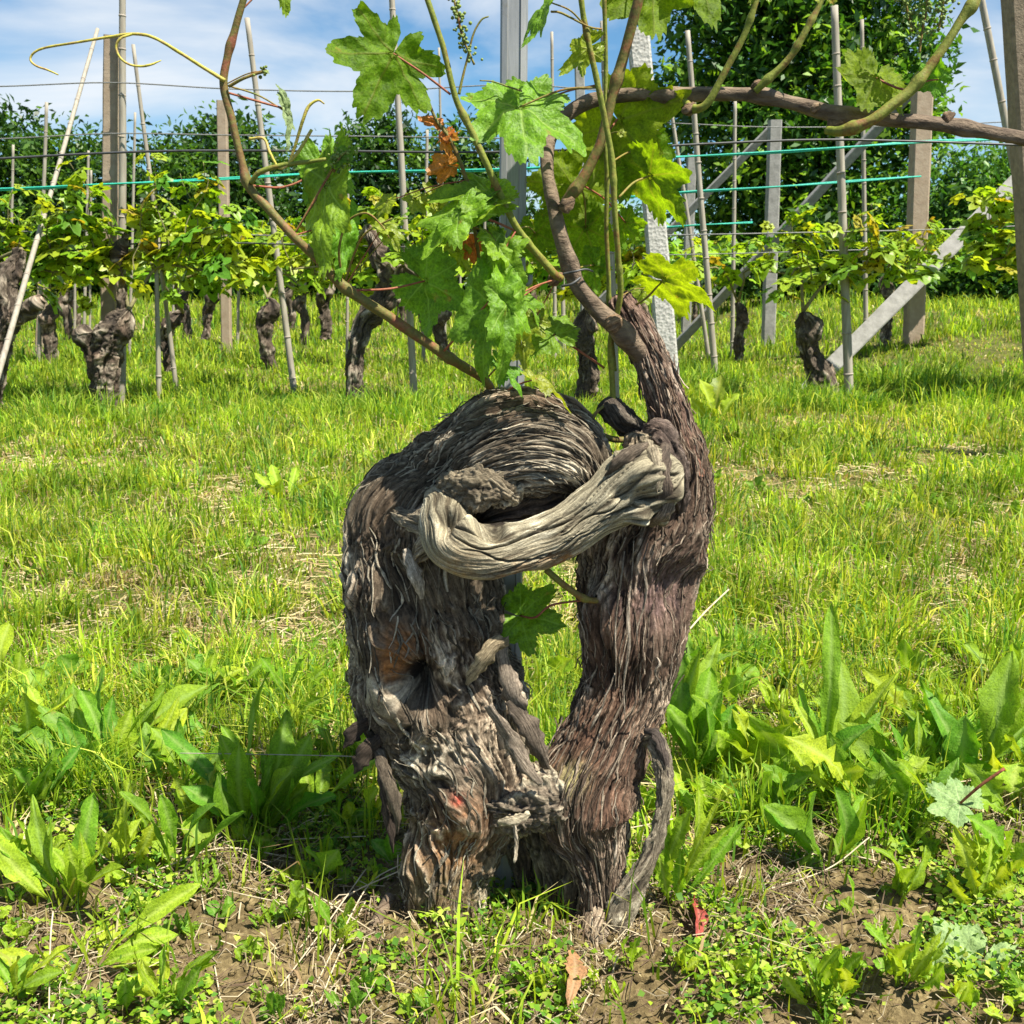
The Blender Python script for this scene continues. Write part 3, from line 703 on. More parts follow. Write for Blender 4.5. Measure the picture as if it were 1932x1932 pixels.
# ------------------------------------------------------------------ wires and twine
def wire(name, label, pts, r, mat, cat='wire', group=None, strands=1, sag=0.0):
    parts = []
    for s in range(strands):
        q = []
        for i, (u, v, y) in enumerate(pts):
            p = P(u, v, y)
            if strands > 1: p = p + Vector((0, 0.004 * s, 0.012 * math.sin(i * 1.7 + s * 2.4) * (0.3 + s * 0.4)))
            q.append((*p, r))
        parts.append(tube(q, 6, max(14, len(q) * 7)))
    v, f = join(parts)
    return tag(obj(name, mesh(name, v, f), mat), label, cat, group)
WG = 'trellis wires'
wire('trellis_wire', 'thick dark trellis wire running across behind the old vine shoots', [(-260, 312, 1.62), (0, 299, 1.62), (170, 290, 1.62), (340, 284.5, 1.62), (620, 285, 1.62), (910, 287, 1.62), (1170, 279, 1.6), (1500, 264.5, 1.6), (1700, 266, 1.6), (1932, 274, 1.6), (2200, 285, 1.6)], 0.0017, M_WIRE, group=WG)
wire('trellis_wire', 'thin topmost wire crossing the sky behind the tendril', [(-300, 168, 7.9), (0, 163, 7.9), (212, 156, 7.9), (440, 168, 7.95), (700, 172, 8), (960, 160, 8), (1130, 170, 8.0)], 0.0045, M_WIREG, group=WG)
wire('trellis_wire', 'thin wire just above the thick dark wire at photo left', [(-300, 270, 7.9), (0, 262, 7.9), (212, 252, 7.9), (440, 255, 7.95), (760, 258, 8), (1000, 262, 8)], 0.0045, M_WIREG, group=WG)
wire('green_twine', 'green plastic twine strung at photo left behind the thick wire', [(-300, 362, 7.85), (0, 357, 7.85), (200, 347, 7.85), (420, 338, 7.95), (640, 326, 8), (930, 320, 8), (1080, 312, 8)], 0.006, M_TWINE, 'twine', 'green twine along the row', 2)
wire('green_twine', 'green plastic twine just below the thick wire at photo right', [(1250, 298, 8), (1460, 287, 8), (1600, 277, 8), (1745, 268, 8.1), (1932, 262, 8.2), (2100, 258, 8.2)], 0.006, M_TWINE, 'twine', 'green twine along the row', 2)
wire('green_twine', 'lower green twine tied to the slanted top end post', [(1190, 372, 11.0), (1300, 362, 11.0), (1450, 353, 11.0), (1600, 343, 11.0), (1738, 333, 11.0)], 0.008, M_TWINE, 'twine', 'green twine along the row', 2)
wire('green_twine', 'lowest green twine behind the large drooping leaf', [(1120, 438, 11.5), (1240, 430, 11.5), (1320, 424, 11.5), (1420, 420, 11.5)], 0.006, M_TWINE, 'twine', 'green twine along the row', 2)
wire('trellis_wire', 'fine wire through the leaf band at photo left', [(-300, 440, 7.8), (0, 437, 7.8), (300, 437, 7.8), (560, 445, 7.9), (900, 440, 8)], 0.004, M_WIREG, group=WG)
wire('trellis_wire', 'lowest dark wire through the leaf band at photo left', [(-300, 505, 7.8), (0, 492, 7.8), (210, 463, 7.85), (380, 458, 7.9), (600, 462, 7.9), (900, 470, 8)], 0.006, M_WIRE, group=WG)
wire('trellis_wire', 'thin wire in front of the big tree above the green twine', [(1260, 232, 11), (1470, 240, 11), (1750, 236, 11.2), (2000, 225, 11)], 0.005, M_WIREG, group=WG)
wire('trellis_wire', 'thin grey wire crossing the braces at photo right', [(1100, 445, 8), (1300, 443, 8), (1600, 437, 8), (1800, 432, 8.2), (2050, 420, 8.4)], 0.005, M_WIREG, group=WG)
wire('trellis_wire', 'low thin wire crossing the square post and braces', [(1200, 482, 11), (1400, 478, 11), (1600, 472, 11), (1760, 470, 11.2)], 0.005, M_WIREG, group=WG)
wire('thin_string', 'fine white string stretched over the dock leaves beside the trunk', [(340, 1421, 1.62), (480, 1423, 1.62), (660, 1427, 1.6), (735, 1432, 1.55)], 0.0008, M_BAMBOO, 'string')

# ------------------------------------------------------------------ bark limbs
def limb(pts, ns, nt, seed=0, ratio=0.85, lumps=0.008, fib=0.0045, fine=0.002, flake=0.003, fib_sp=0.011, twist=0.0, wav=0.012,
         knots=(), pal=((.055, .040, .032), (.20, .16, .13), (.44, .39, .33)), stain_shade=(), redness=0.35, scaly=0.0, world_r=False, crack=0.0, grooves=()):
    """pts (u, v, y, r_px): swept limb with ridged, peeling bark that flows along it"""
    cp = [(*P(u, v, y), r * px(v, y)) for (u, v, y, r) in pts]
    c, s = catmull(cp, ns); T, F, S = frames(c[:, :3])
    a = np.maximum(c[:, 3], 0.0008)
    th = np.linspace(0, 2 * np.pi, nt, endpoint=False)
    TH, SS = np.meshgrid(th, s); Rm = float(np.mean(a))
    ar = np.repeat(a[:, None], nt, 1)
    o = seed * 3.7
    hk = np.zeros_like(TH); THs = TH + twist * SS; SSs = SS.copy()
    for (sf, tk, rk, hgt, defl) in knots:
        dx = (TH - tk + np.pi) % (2 * np.pi) - np.pi; dx = dx * ar; dy = SS - sf * s[-1]
        r2 = (dx / rk) ** 2 + (dy / (rk * 1.15)) ** 2
        hk = hk + hgt * np.exp(-r2 ** 1.4)
        e = np.exp(-r2 / 3.5)
        THs = THs - defl * dx * e / ar; SSs = SSs - defl * 0.4 * dy * e
    X, Y = np.cos(THs) * Rm, np.sin(THs) * Rm
    w1 = pn(X * 22 + o, Y * 22, SSs * 14) * wav; w2 = pn(X * 22, Y * 22 + o + 5, SSs * 14) * wav
    w3 = pn(X * 60 + o, Y * 60, SSs * 30 + 3) * wav * 0.3
    Xw, Yw = X + w1 + w3, Y + w2 - w3
    k = 1 / fib_sp
    n1 = pn(Xw * k + o, Yw * k, SSs * k * 0.085)
    n2 = pn(Xw * k * 2.3 + o, Yw * k * 2.3 + 7, SSs * k * 0.20)
    n3 = pn(Xw * k * 5.0, Yw * k * 5.0 + o, SSs * k * 0.5)
    r1 = 1 - np.abs(n1) * 2.2; r2_ = 1 - np.abs(n2) * 2.2
    fl = pn(Xw * k * 0.55 + 9, Yw * k * 0.55 + o, SSs * k * 0.12); flk = sst(-0.03, 0.05, fl) + 0.6 * sst(0.22, 0.27, fl)
    lump = pn(X * 11 + o, Y * 11, SS * 9) * 1.0 + 0.5 * pn(X * 26, Y * 26 + o, SS * 22)
    disp = lumps * lump + fib * (r1 - 0.45) + fine * (r2_ - 0.4) + fine * 0.55 * n3 + flake * (flk - 0.7) + hk
    if scaly:
        sc = pn(X * 90 + o, Y * 90, SS * 90); disp = disp + scaly * (sst(-0.1, 0.12, sc) + 0.7 * pn(X * 210, Y * 210, SS * 210))
    crk = np.zeros_like(TH)
    if crack:
        cn_ = np.abs(pn(Xw * k * 0.8 + 3, Yw * k * 0.8 + o, SSs * k * 0.06)); gate = sst(-0.1, 0.3, pn(X * 14, Y * 14, SS * 12 + o))
        crk = (1 - sst(0.0, 0.035, cn_)) * gate; disp = disp - crack * crk
    for (sa, ta, sb, tb, dep, wid) in grooves:          # long drying cracks
        f_ = np.clip((SS / s[-1] - sa) / (sb - sa), 0, 1); tc_ = lerp(ta, tb, f_) + 0.10 * np.sin(f_ * 5 + ta * 7) + 0.25 * pn(SS * 25, ta * 9, 1.0)
        dx = ((TH - tc_ + np.pi) % (2 * np.pi) - np.pi) * ar
        g_ = np.exp(-(dx / (wid * (.4 + np.sin(np.pi * f_)))) ** 2) * sst(0, .15, f_) * sst(0, .15, 1 - f_)
        disp = disp - dep * g_; crk = np.maximum(crk, g_)
    end = np.minimum(1, np.minimum(a / 0.012, 1))[:, None]
    disp = disp * end
    rr = np.maximum(ar + disp, 0.0005)
    V = c[:, None, :3] + (rr * np.cos(TH))[..., None] * S[:, None] + (rr * ratio * np.sin(TH))[..., None] * F[:, None]
    V = V.reshape(-1, 3)
    d, m, l = [np.array(q) for q in pal]
    h = np.clip(0.30 + 0.40 * r1 + 0.25 * r2_ + 0.12 * n3 + 0.14 * (flk - 0.7), 0, 1)[..., None]
    wea = sst(-0.35, 0.45, pn(X * 13 + 31 + o, Y * 13, SS * 10) + 0.35 * n2)[..., None]
    col = lerp(d, m, sst(0.1, 0.62, h)); col = lerp(col, l, sst(0.60, 1.05, h + 0.25 * (wea - 0.5)) * (0.35 + 0.65 * wea))  # grooves coloured darker, deepening their shade; weathered ridges paler
    red = sst(0.05, 0.5, pn(X * 9 + 71 + o, Y * 9, SS * 7))[..., None] * redness
    col = col * lerp(np.array([1, 1, 1.0]), np.array([1.22, 0.92, 0.80]), red)
    col = lerp(col, d * 0.55, crk[..., None] * 0.8)
    col = col.reshape(-1, 3)
    for (u, v, y, rad, cc, st) in stain_shade:
        p = np.array(P(u, v, y)); rd = rad * px(v, y)
        dd = np.linalg.norm(V - p, axis=1) / rd
        e = (np.clip(st * 1.4 * np.exp(-dd ** 2) * (0.55 + 0.9 * (pn(V[:, 0] * 120, V[:, 1] * 120, V[:, 2] * 120) + 0.4)), 0, 1))[:, None]
        col = lerp(col, np.array(cc), e)
    Fc = grid_faces(ns, nt)
    fibv = np.stack([Xw * k, Yw * k, SSs * k * 0.085], -1).reshape(-1, 3)
    info = dict(fib=fibv, c=c, s=s, T=T, F=F, S=S, a=a, ratio=ratio, disp=disp, th=th, tw=twist)
    return V, Fc, col, info
def loose_bark(info, n, seed, l0, l1, w0, w1, lift, pal, s0=0.02, s1=0.98, tk=None):
    """thin strips of bark peeling off a limb along its grain"""
    rg = np.random.default_rng(seed); c, s, th = info['c'], info['s'], info['th']; ns, nt = len(s), len(th)
    parts = []; cols = []; fibs = []
    for i in range(n):
        a0 = rg.uniform(s0, s1) * s[-1]; ln = rg.uniform(l0, l1); w = rg.uniform(w0, w1) * (1 if rg.uniform() < .7 else 1.7)
        t0 = rg.uniform(0, 2 * np.pi) if tk is None else rg.uniform(*tk)
        k = 10; sg = rg.choice([-1, 1]); ss = a0 + np.linspace(0, ln, k) * sg
        if ss.min() < s0 * s[-1] or ss.max() > s1 * s[-1]: continue
        tt = t0 - info['tw'] * (ss - a0) + 0.05 * np.sin(np.linspace(0, rg.uniform(2, 7), k) + rg.uniform(0, 6)) + rg.normal(0, 0.06) * np.linspace(0, 1, k)
        up = lift * rg.uniform(0.2, 1.0) * np.maximum(np.linspace(-0.6, 1, k), 0) ** 2 * rg.choice([0.3, 1, 1.6]) + 0.0008
        wl_ = w * (0.25 + 0.75 * np.sin(np.pi * np.clip((np.arange(k) + 0.5) / k, 0, 1)) ** 0.6) * (1 + 0.3 * rg.normal(size=k)) * 0.5
        L = []
        for q in range(k):
            fi = ss[q] / s[-1] * (ns - 1); ii = int(min(max(fi, 0), ns - 1)); jj = int(tt[q] / (2 * np.pi) * nt) % nt
            r = max(info['a'][ii] + info['disp'][ii, jj], 0.001) + up[q]
            cen = c[ii, :3]; Sx, Fx = info['S'][ii], info['F'][ii]; Tx = info['T'][ii]
            rad = np.cos(tt[q]) * Sx + info['ratio'] * np.sin(tt[q]) * Fx
            tan = -np.sin(tt[q]) * Sx + np.cos(tt[q]) * Fx * info['ratio']
            p = cen + Tx * (ss[q] - s[ii]) + rad * r
            n_ = rad / (np.linalg.norm(rad) + 1e-9)
            L.append([p - tan * wl_[q] + n_ * rg.normal(0, .0005), p + n_ * 0.0009, p + tan * wl_[q] + n_ * rg.normal(0, .0005), p - n_ * 0.0009])
        v = np.array(L).reshape(-1, 3); parts.append((v, grid_faces(k, 4).tolist()))
        cc = lerp(np.array(pal[1]), np.array(pal[2]), rg.uniform(0, 1) ** 1.6) * rg.uniform(0.55, 1.15); cols.append(np.tile(cc, (len(v), 1)))
        fibs.append(np.stack([np.tile([0, .5, 1, .5], k) + i * 3.1, np.zeros(k * 4), np.repeat(np.arange(k), 4) * 0.12], 1))
    v, f = join(parts); info['lf'] = np.vstack(fibs); return v, f, np.vstack(cols)

# ------------------------------------------------------------------ vine leaves
def leaf_shape(nphi, nr, seed=0, teeth=0.17, sinus=0.5, fold=0.18, droop=0.22, wave=0.05, width=1.0, veins=True, lobes=None):
    """five-lobed toothed leaf, petiole joint at the origin, middle lobe along +Y of length 1, upper side +Z"""
    rg = np.random.default_rng(seed)
    phi = np.linspace(-np.pi * 0.965, np.pi * 0.965, nphi)
    lob = lobes or [(0, 1.0, 0.56), (R(56), 0.92, 0.50), (-R(56), 0.92, 0.50), (R(110), 0.72, 0.50), (-R(110), 0.72, 0.50), (R(155), 0.52, 0.34), (-R(155), 0.52, 0.34)]
    lob = [(p + rg.normal(0, 0.04), l * (1 + rg.normal(0, 0.05)), w) for p, l, w in lob]
    base = 0.78 - 0.42 * sinus
    r = np.zeros(nphi)
    for p, l, w in lob:
        d = np.abs(phi - p) / w
        r = np.maximum(r, l * (1 - 0.55 * np.clip(d, 0, 1.0) ** 1.45) * (d < 1.0))
    r = np.maximum(r, base * (1 - 0.35 * (np.abs(phi) > R(165))))
    kk = np.ones(5) / 5 if nphi > 60 else np.array([0, 1, 0])
    r = np.convolve(np.pad(r, len(kk) // 2, mode='edge'), kk, mode='valid')
    if nphi > 60:
        cyc = phi / (2 * np.pi) * 40 + 0.5 * np.sin(phi * 5 + seed)
        saw = np.abs(cyc % 1 - 0.5) * 2
        big = 0.6 + 0.4 * np.sin(phi * 9 + seed)
        r = r * (1 + teeth * (saw - 0.6) * big + teeth * 0.25 * rg.normal(size=nphi) * 0.5)
    t = np.linspace(0, 1, nr + 1)[1:] ** 0.9
    RR = t[:, None] * r[None]; PH = np.repeat(phi[None], nr, 0)
    x = RR * np.sin(PH) * width; y = RR * np.cos(PH)
    vein = np.zeros_like(x); puck = np.zeros_like(x)
    best = np.full_like(x, 9.0); 
    for (p, l, w) in lob[:5]:
        d = PH - p; al = RR * np.cos(d); b = RR * np.abs(np.sin(d))
        on = (np.cos(d) > 0)
        vw = 0.012 * np.clip(1.15 - al / l, 0.15, 1)
        vein = np.maximum(vein, on * np.exp(-(b / (vw + 0.004)) ** 2))
        near = np.abs(d) < best
        q = ((al - b * 0.95) / 0.15) % 1; q = np.minimum(q, 1 - q) * 0.15
        sec = on * near * np.exp(-(q / 0.010) ** 2) * 0.38 * (b < 0.33) * (al - b * 0.95 > 0.04)
        puck = np.where(near, on * np.clip(q / 0.075, 0, 1) * np.clip(b / 0.08, 0, 1), puck)
        vein = np.where(near, np.maximum(vein, sec), vein); best = np.where(near, np.abs(d), best)
    z = -droop * RR ** 2 * (0.7 + 0.3 * np.cos(PH)) + fold * np.abs(x) * 0.9 - fold * 0.8 * x * x
    z = z + wave * np.sin(PH * 4 + seed) * RR ** 2 + wave * 0.8 * pn(x * 2.6 + seed, y * 2.6, seed * 1.3) + 0.009 * puck + 0.03 * wave / 0.05 * pn(x * 5.5, y * 5.5, seed * 2.3 + 1)
    V = np.vstack([[[0, 0, 0]], np.stack([x, y, z], -1).reshape(-1, 3)])
    F = [[0, 1 + j + 1, 1 + j] for j in range(nphi - 1)]
    g = (grid_faces(nr, nphi, False) + 1)[:, ::-1].tolist()
    va = np.concatenate([[0.8], vein.ravel()])
    return V, F + g, va
NODES = [(860, 185, 1.32), (925, 325, 1.33), (976, 431, 1.35), (650, 542, 1.33), (826, 661, 1.37), (472, 352, 1.31), (424, 160, 1.31), (1094, 346, 1.40), (1135, 264, 1.40), (1172, 122, 1.40), (1155, 305, 1.37), (1170, 560, 1.40), (1128, 160, 1.36), (1104, 49, 1.355),
         (1717, 171, 1.41), (1487, 112, 1.435), (1404, 66, 1.425), (1428, 0, 1.42), (1052, 526, 1.385), (1150, 694, 1.44), (932, 752, 1.44), (850, 265, 1.34), (880, 340, 1.35), (895, 430, 1.36), (553, 445, 1.31), (1206, 0, 1.39), (455, 20, 1.31), (1551, 0, 1.43), (915, 718, 1.42)]
def vine_leaf(parent, B, T, nh, width=1.0, mat=None, seed=0, petiole=None, pet_mat=None, pet_r=2.2, fold=0.18, droop=0.22, sinus=0.5, wave=0.10, hi=True, name='leaf', label=None):
    """B, T: (u, v, y) of petiole joint and tip of the middle lobe; nh: upper-side normal as (right, up, towards camera)"""
    b, t = P(*B), P(*T); Y = t - b; L = Y.length * (0.86 if name == 'leaf' else 1.0); Y.normalize()
    n = Vector((nh[0], nh[1] * SP - nh[2] * CP, nh[1] * CP + nh[2] * SP)); n = (n - Y * n.dot(Y)).normalized(); X = Y.cross(n)
    v, f, va = leaf_shape(190 if hi else 72, 17 if hi else 6, seed, sinus=sinus, fold=fold, droop=droop, wave=wave, width=width)
    Mx = np.array([X, Y, n]) * L
    W = v @ Mx + np.array(b)
    o = obj(name, mesh(name, W, f, attrs={'vein': va}), mat or M_LEAF, parent)
    if label: o['label'] = label
    if petiole is None and name == 'leaf':
        nd = min(NODES, key=lambda q: math.hypot(q[0] - B[0], q[1] - B[1]))
        if 12 < math.hypot(nd[0] - B[0], nd[1] - B[1]) < 170:
            petiole = [nd, (nd[0] * .5 + B[0] * .5 + 4, nd[1] * .5 + B[1] * .5 - 7, (nd[2] + B[2]) / 2)]; pet_r = 1.7 if hi else 1.2; pet_mat = pet_mat or (M_PET if seed % 2 else M_PETG)
    if petiole:
        pts = [(*P(u, v_, y), pet_r * px(v_, y)) for (u, v_, y) in petiole] + [(*b, pet_r * 0.8 * px(B[1], B[2]))]
        pv, pf = tube(pts, 7, 14); obj('petiole', mesh('petiole', pv, pf), pet_mat or M_PET, o)
    return o

# ------------------------------------------------------------------ the old vine
VINE_BASE = Vector((P(966, 1780, 1.38).x, 1.38, 0.0))
vine = thing('old_grapevine', VINE_BASE, 'gnarled old grapevine with two twisted trunks hugging through a grey arm', 'grapevine')
PAL_L = ((.014, .010, .007), (.128, .098, .068), (.66, .58, .45))  # near-black groove tone stands in for crevice shade
PAL_R = ((.014, .009, .007), (.125, .080, .056), (.58, .47, .36))
PAL_A = ((.07, .055, .034), (.31, .272, .19), (.62, .57, .44))
ORANGE = (.30, .12, .035)
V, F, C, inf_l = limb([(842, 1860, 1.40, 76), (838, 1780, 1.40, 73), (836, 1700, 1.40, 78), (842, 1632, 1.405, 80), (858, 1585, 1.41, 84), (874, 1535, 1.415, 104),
    (878, 1480, 1.42, 114), (866, 1420, 1.43, 134), (840, 1350, 1.44, 154), (819, 1290, 1.44, 157), (806, 1220, 1.44, 143), (801, 1150, 1.44, 142),
    (797, 1090, 1.44, 143), (793, 1030, 1.45, 141), (803, 970, 1.45, 126), (842, 920, 1.45, 98), (893, 872, 1.44, 93), (950, 840, 1.435, 92), (1015, 832, 1.43, 88),
    (1065, 848, 1.42, 80), (1090, 890, 1.41, 62), (1080, 925, 1.40, 40), (1066, 942, 1.39, 8)],
    660, 400, 1, 0.72, lumps=0.013, fib=0.0058, fine=0.0036, flake=0.0046, fib_sp=0.0095, twist=0.9, wav=0.013, pal=PAL_L,
    knots=[(0.485, 1.50, 0.026, -0.10, -0.9), (0.475, 1.5, 0.055, 0.014, 0.5), (0.50, 1.02, 0.035, 0.014, 0.8), (0.40, 2.75, 0.03, 0.018, 0.6), (0.30, 1.4, 0.045, 0.014, 0.5), (0.60, 1.3, 0.03, -0.02, 0.6),
           (0.64, 2.2, 0.04, 0.015, 0.5), (0.20, 0.9, 0.03, 0.012, 0.6)],
    stain_shade=[(787, 1245, 1.40, 34, (.015, .011, .008), 1.8), (750, 1225, 1.35, 42, ORANGE, .8), (735, 1270, 1.35, 30, ORANGE, .8), (860, 1600, 1.36, 55, (.30, .13, .05), .75), (875, 1540, 1.34, 50, (.24, .12, .06), .5), (845, 1700, 1.35, 90, (.26, .18, .09), .5),  # first spot paints shade into the hollow; the others are bark colours
            (865, 1505, 1.352, 11, (.62, .035, .02), 1.1), (882, 1452, 1.345, 11, (.55, .10, .04), .6), (890, 1440, 1.33, 70, (.40, .34, .26), .35)])
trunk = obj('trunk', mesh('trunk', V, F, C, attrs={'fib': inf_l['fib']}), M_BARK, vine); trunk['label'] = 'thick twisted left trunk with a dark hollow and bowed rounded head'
v, f, c = loose_bark(inf_l, 700, 5, 0.02, 0.10, 0.0012, 0.0045, 0.008, PAL_L, 0.10, 0.93)
tag(obj('loose_bark', mesh('loose_bark', v, f, c, attrs={'fib': inf_l['lf']}), M_BARK, trunk), kind='stuff')
v, f, c = loose_bark(inf_l, 420, 15, 0.02, 0.06, 0.0010, 0.003, 0.007, PAL_L, 0.70, 0.97)
tag(obj('loose_bark', mesh('loose_bark', v, f, c, attrs={'fib': inf_l['lf']}), M_BARK, trunk), kind='stuff')
V, F, C, inf_r = limb([(1122, 1850, 1.36, 34), (1128, 1795, 1.365, 38), (1134, 1740, 1.37, 38), (1132, 1670, 1.375, 38), (1124, 1605, 1.385, 56), (1106, 1545, 1.395, 84),
    (1108, 1490, 1.40, 92), (1122, 1440, 1.41, 88), (1148, 1380, 1.42, 82), (1166, 1340, 1.425, 80), (1181, 1300, 1.43, 81), (1189, 1250, 1.43, 84), (1193, 1200, 1.43, 91), (1197, 1150, 1.435, 100),
    (1202, 1100, 1.44, 109), (1212, 1040, 1.44, 117), (1234, 980, 1.44, 107), (1255, 920, 1.44, 91), (1260, 870, 1.44, 76), (1250, 825, 1.44, 58), (1235, 800, 1.44, 36), (1228, 790, 1.44, 6)],
    560, 310, 2, 0.70, lumps=0.008, fib=0.0050, fine=0.0034, flake=0.0036, fib_sp=0.0075, twist=-0.5, wav=0.005, pal=PAL_R, redness=0.55,
    knots=[(0.30, 2.0, 0.03, 0.014, 0.5), (0.66, 0.9, 0.035, 0.012, 0.5), (0.84, 0.3, 0.03, 0.012, 0.5), (0.72, 2.2, 0.05, -0.03, 0.2)],
    stain_shade=[(1075, 1470, 1.35, 28, (.62, .55, .25), .7), (1250, 1120, 1.38, 60, (.34, .22, .21), .5), (1150, 1760, 1.34, 30, (.35, .2, .09), .6)])
trunk_r = obj('trunk', mesh('trunk', V, F, C, attrs={'fib': inf_r['fib']}), M_BARK, vine); trunk_r['label'] = 'slimmer purplish brown right trunk with stringy bark'
v, f, c = loose_bark(inf_r, 800, 6, 0.03, 0.14, 0.0008, 0.003, 0.009, PAL_R, 0.05, 0.97)
tag(obj('loose_bark', mesh('loose_bark', v, f, c, attrs={'fib': inf_r['lf']}), M_BARK, trunk_r), kind='stuff')
v, f, c = loose_bark(inf_r, 240, 16, 0.02, 0.05, 0.001, 0.003, 0.012, PAL_R, 0.74, 0.97)
tag(obj('loose_bark', mesh('loose_bark', v, f, c, attrs={'fib': inf_r['lf']}), M_BARK, trunk_r), kind='stuff')
# grey dead arm
V, F, C, inf_a = limb([(815, 930, 1.40, 14), (830, 948, 1.375, 36), (838, 985, 1.35, 52), (856, 1022, 1.335, 57), (905, 1040, 1.325, 53), (965, 1042, 1.325, 50), (1030, 1024, 1.33, 49), (1090, 992, 1.335, 48),
    (1140, 957, 1.34, 52), (1180, 930, 1.345, 64), (1215, 912, 1.35, 70), (1245, 900, 1.36, 58), (1262, 892, 1.37, 30), (1268, 890, 1.38, 6)],
    430, 270, 3, 0.92, grooves=[(.22, 1.15, .72, 1.0, .008, .0011), (.26, 1.45, .55, 1.9, .007, .0010), (.30, 2.1, .66, 1.75, .008, .0011), (.18, 2.4, .50, 2.3, .007, .0010), (.45, .75, .85, .6, .006, .0009), (.55, 1.5, .80, 1.3, .006, .0009), (.70, 1.75, .97, 1.9, .007, .002), (.74, 1.2, .95, 1.45, .006, .002), (.74, 2.3, .96, 2.5, .007, .002), (.20, .9, .40, .6, .007, .0010), (.50, 2.0, .74, 2.2, .007, .0010)],
    lumps=0.0075, fib=0.0010, fine=0.0008, flake=0.0, fib_sp=0.0085, twist=0.5, wav=0.0035, pal=PAL_A, redness=0.15, crack=0.0035,
    knots=[(0.19, 1.25, 0.012, -0.030, -0.8), (0.19, 1.25, 0.03, 0.007, 0.6), (0.335, 0.35, 0.017, -0.030, 0.3), (0.27, 0.5, .02, .010, .4), (0.80, 2.3, 0.014, 0.014, 0.8), (0.86, 1.2, 0.012, 0.012, 0.8), (0.83, 1.75, 0.010, -0.010, 0.5), (0.91, 1.9, 0.010, 0.012, 0.6), (0.78, 1.3, 0.009, -0.008, 0.5), (0.88, 2.8, .012, .012, .5), (0.42, 2.9, .015, -.022, .3)],
    stain_shade=[(868, 1000, 1.31, 14, (.03, .022, .015), 1.2), (935, 985, 1.335, 22, (.03, .022, .015), 1.0), (970, 1090, 1.32, 40, (.33, .16, .06), .8), (1060, 1060, 1.32, 35, (.30, .15, .06), .7), (870, 1065, 1.31, 35, (.36, .22, .09), .6)])  # first two spots paint shade into the knot eye and top hollow
arm = obj('dead_arm', mesh('dead_arm', V, F, C, attrs={'fib': inf_a['fib']}), M_DEAD, vine); arm['label'] = 'smooth grey dead arm curving from left trunk to right trunk'
for (pp, nm_) in [([(1205, 905, 1.335, 22), (1185, 880, 1.325, 24), (1168, 862, 1.325, 15), (1160, 852, 1.33, 3)], 1), ([(1235, 930, 1.335, 14), (1215, 905, 1.318, 16), (1225, 875, 1.325, 14), (1240, 862, 1.34, 3)], 2), ([(1185, 945, 1.325, 8), (1205, 955, 1.312, 12), (1235, 950, 1.325, 10), (1252, 935, 1.34, 3)], 3)]:
    V, F, C, i_ = limb(pp, 70, 60, 40 + nm_, 0.8, lumps=0.004, fib=0.0016, fine=0.001, flake=0.0, fib_sp=0.006, wav=0.004, pal=PAL_A, redness=0.1, crack=0.002)
    obj('knuckle', mesh('knuckle', V, F, C, attrs={'fib': i_['fib']}), M_DEAD, arm)
V, F, C, i_ = limb([(862, 912, 1.43, 26), (900, 884, 1.405, 56), (955, 862, 1.385, 74), (1015, 856, 1.378, 82), (1068, 872, 1.385, 70), (1098, 902, 1.395, 44), (1104, 930, 1.405, 10)], 330, 230, 71, 0.75,
    lumps=0.006, fib=0.0046, fine=0.0030, flake=0.003, fib_sp=0.008, twist=0.6, wav=0.006, pal=PAL_L, redness=0.5)
hd = obj('head', mesh('head', V, F, C, attrs={'fib': i_['fib']}), M_BARK, vine); hd['label'] = 'rounded fibrous head bulging behind the grey arm'
v, f, c = loose_bark(i_, 260, 19, 0.03, 0.10, 0.0010, 0.003, 0.006, PAL_L, 0.08, 0.92)
tag(obj('loose_bark', mesh('loose_bark', v, f, c, attrs={'fib': i_['lf']}), M_BARK, hd), kind='stuff')
for (pp, sd_) in [([(735, 965, 1.40, 6), (765, 978, 1.375, 20), (800, 985, 1.358, 30), (835, 978, 1.35, 34), (850, 970, 1.35, 6)], 81), ([(775, 1075, 1.375, 5), (790, 1045, 1.352, 20), (815, 1022, 1.338, 26), (845, 1010, 1.33, 22), (862, 1005, 1.33, 4)], 82)]:
    V, F, C, i_ = limb(pp, 90, 80, sd_, 0.8, lumps=0.007, fib=0.003, fine=0.002, flake=0.003, fib_sp=0.007, wav=0.006, pal=((.05, .04, .028), (.21, .175, .125), (.46, .41, .31)), redness=0.2, crack=0.003)
    obj('burl', mesh('burl', V, F, C, attrs={'fib': i_['fib']}), M_DEAD, arm)
# scaly lump over the arm, joint between the trunks, old cut stubs
def vlimb(name, label, pts, ns, nt, seed, par=vine, mat=M_BARK, **k):
    V, F, C, i = limb(pts, ns, nt, seed, **k); o = obj(name, mesh(name, V, F, C, attrs={'fib': i['fib']}), mat, par)
    if label: o['label'] = label
    return o, i
vlimb('bark_lump', 'pale scaly lump under the bowed head', [(832, 940, 1.375, 8), (852, 930, 1.36, 30), (888, 920, 1.348, 36), (930, 924, 1.346, 32), (962, 938, 1.352, 22), (980, 948, 1.36, 5)], 150, 130, 4, ratio=0.7, lumps=0.009, fib=0.003, fine=0.002, flake=0.003, scaly=0.006,
      pal=((.045, .034, .024), (.20, .165, .115), (.50, .45, .34)), redness=0.2)
vlimb('bark_lump', 'dark rough wood inside the crook of the arm', [(905, 985, 1.41, 10), (945, 968, 1.395, 36), (1000, 950, 1.41, 55), (1060, 945, 1.43, 55), (1120, 950, 1.45, 40)], 110, 90, 5, lumps=0.006, fib=0.004, fine=0.003, pal=((.03, .022, .018), (.10, .075, .06), (.25, .2, .17)))  # dark lump added so the hollow reads as shaded
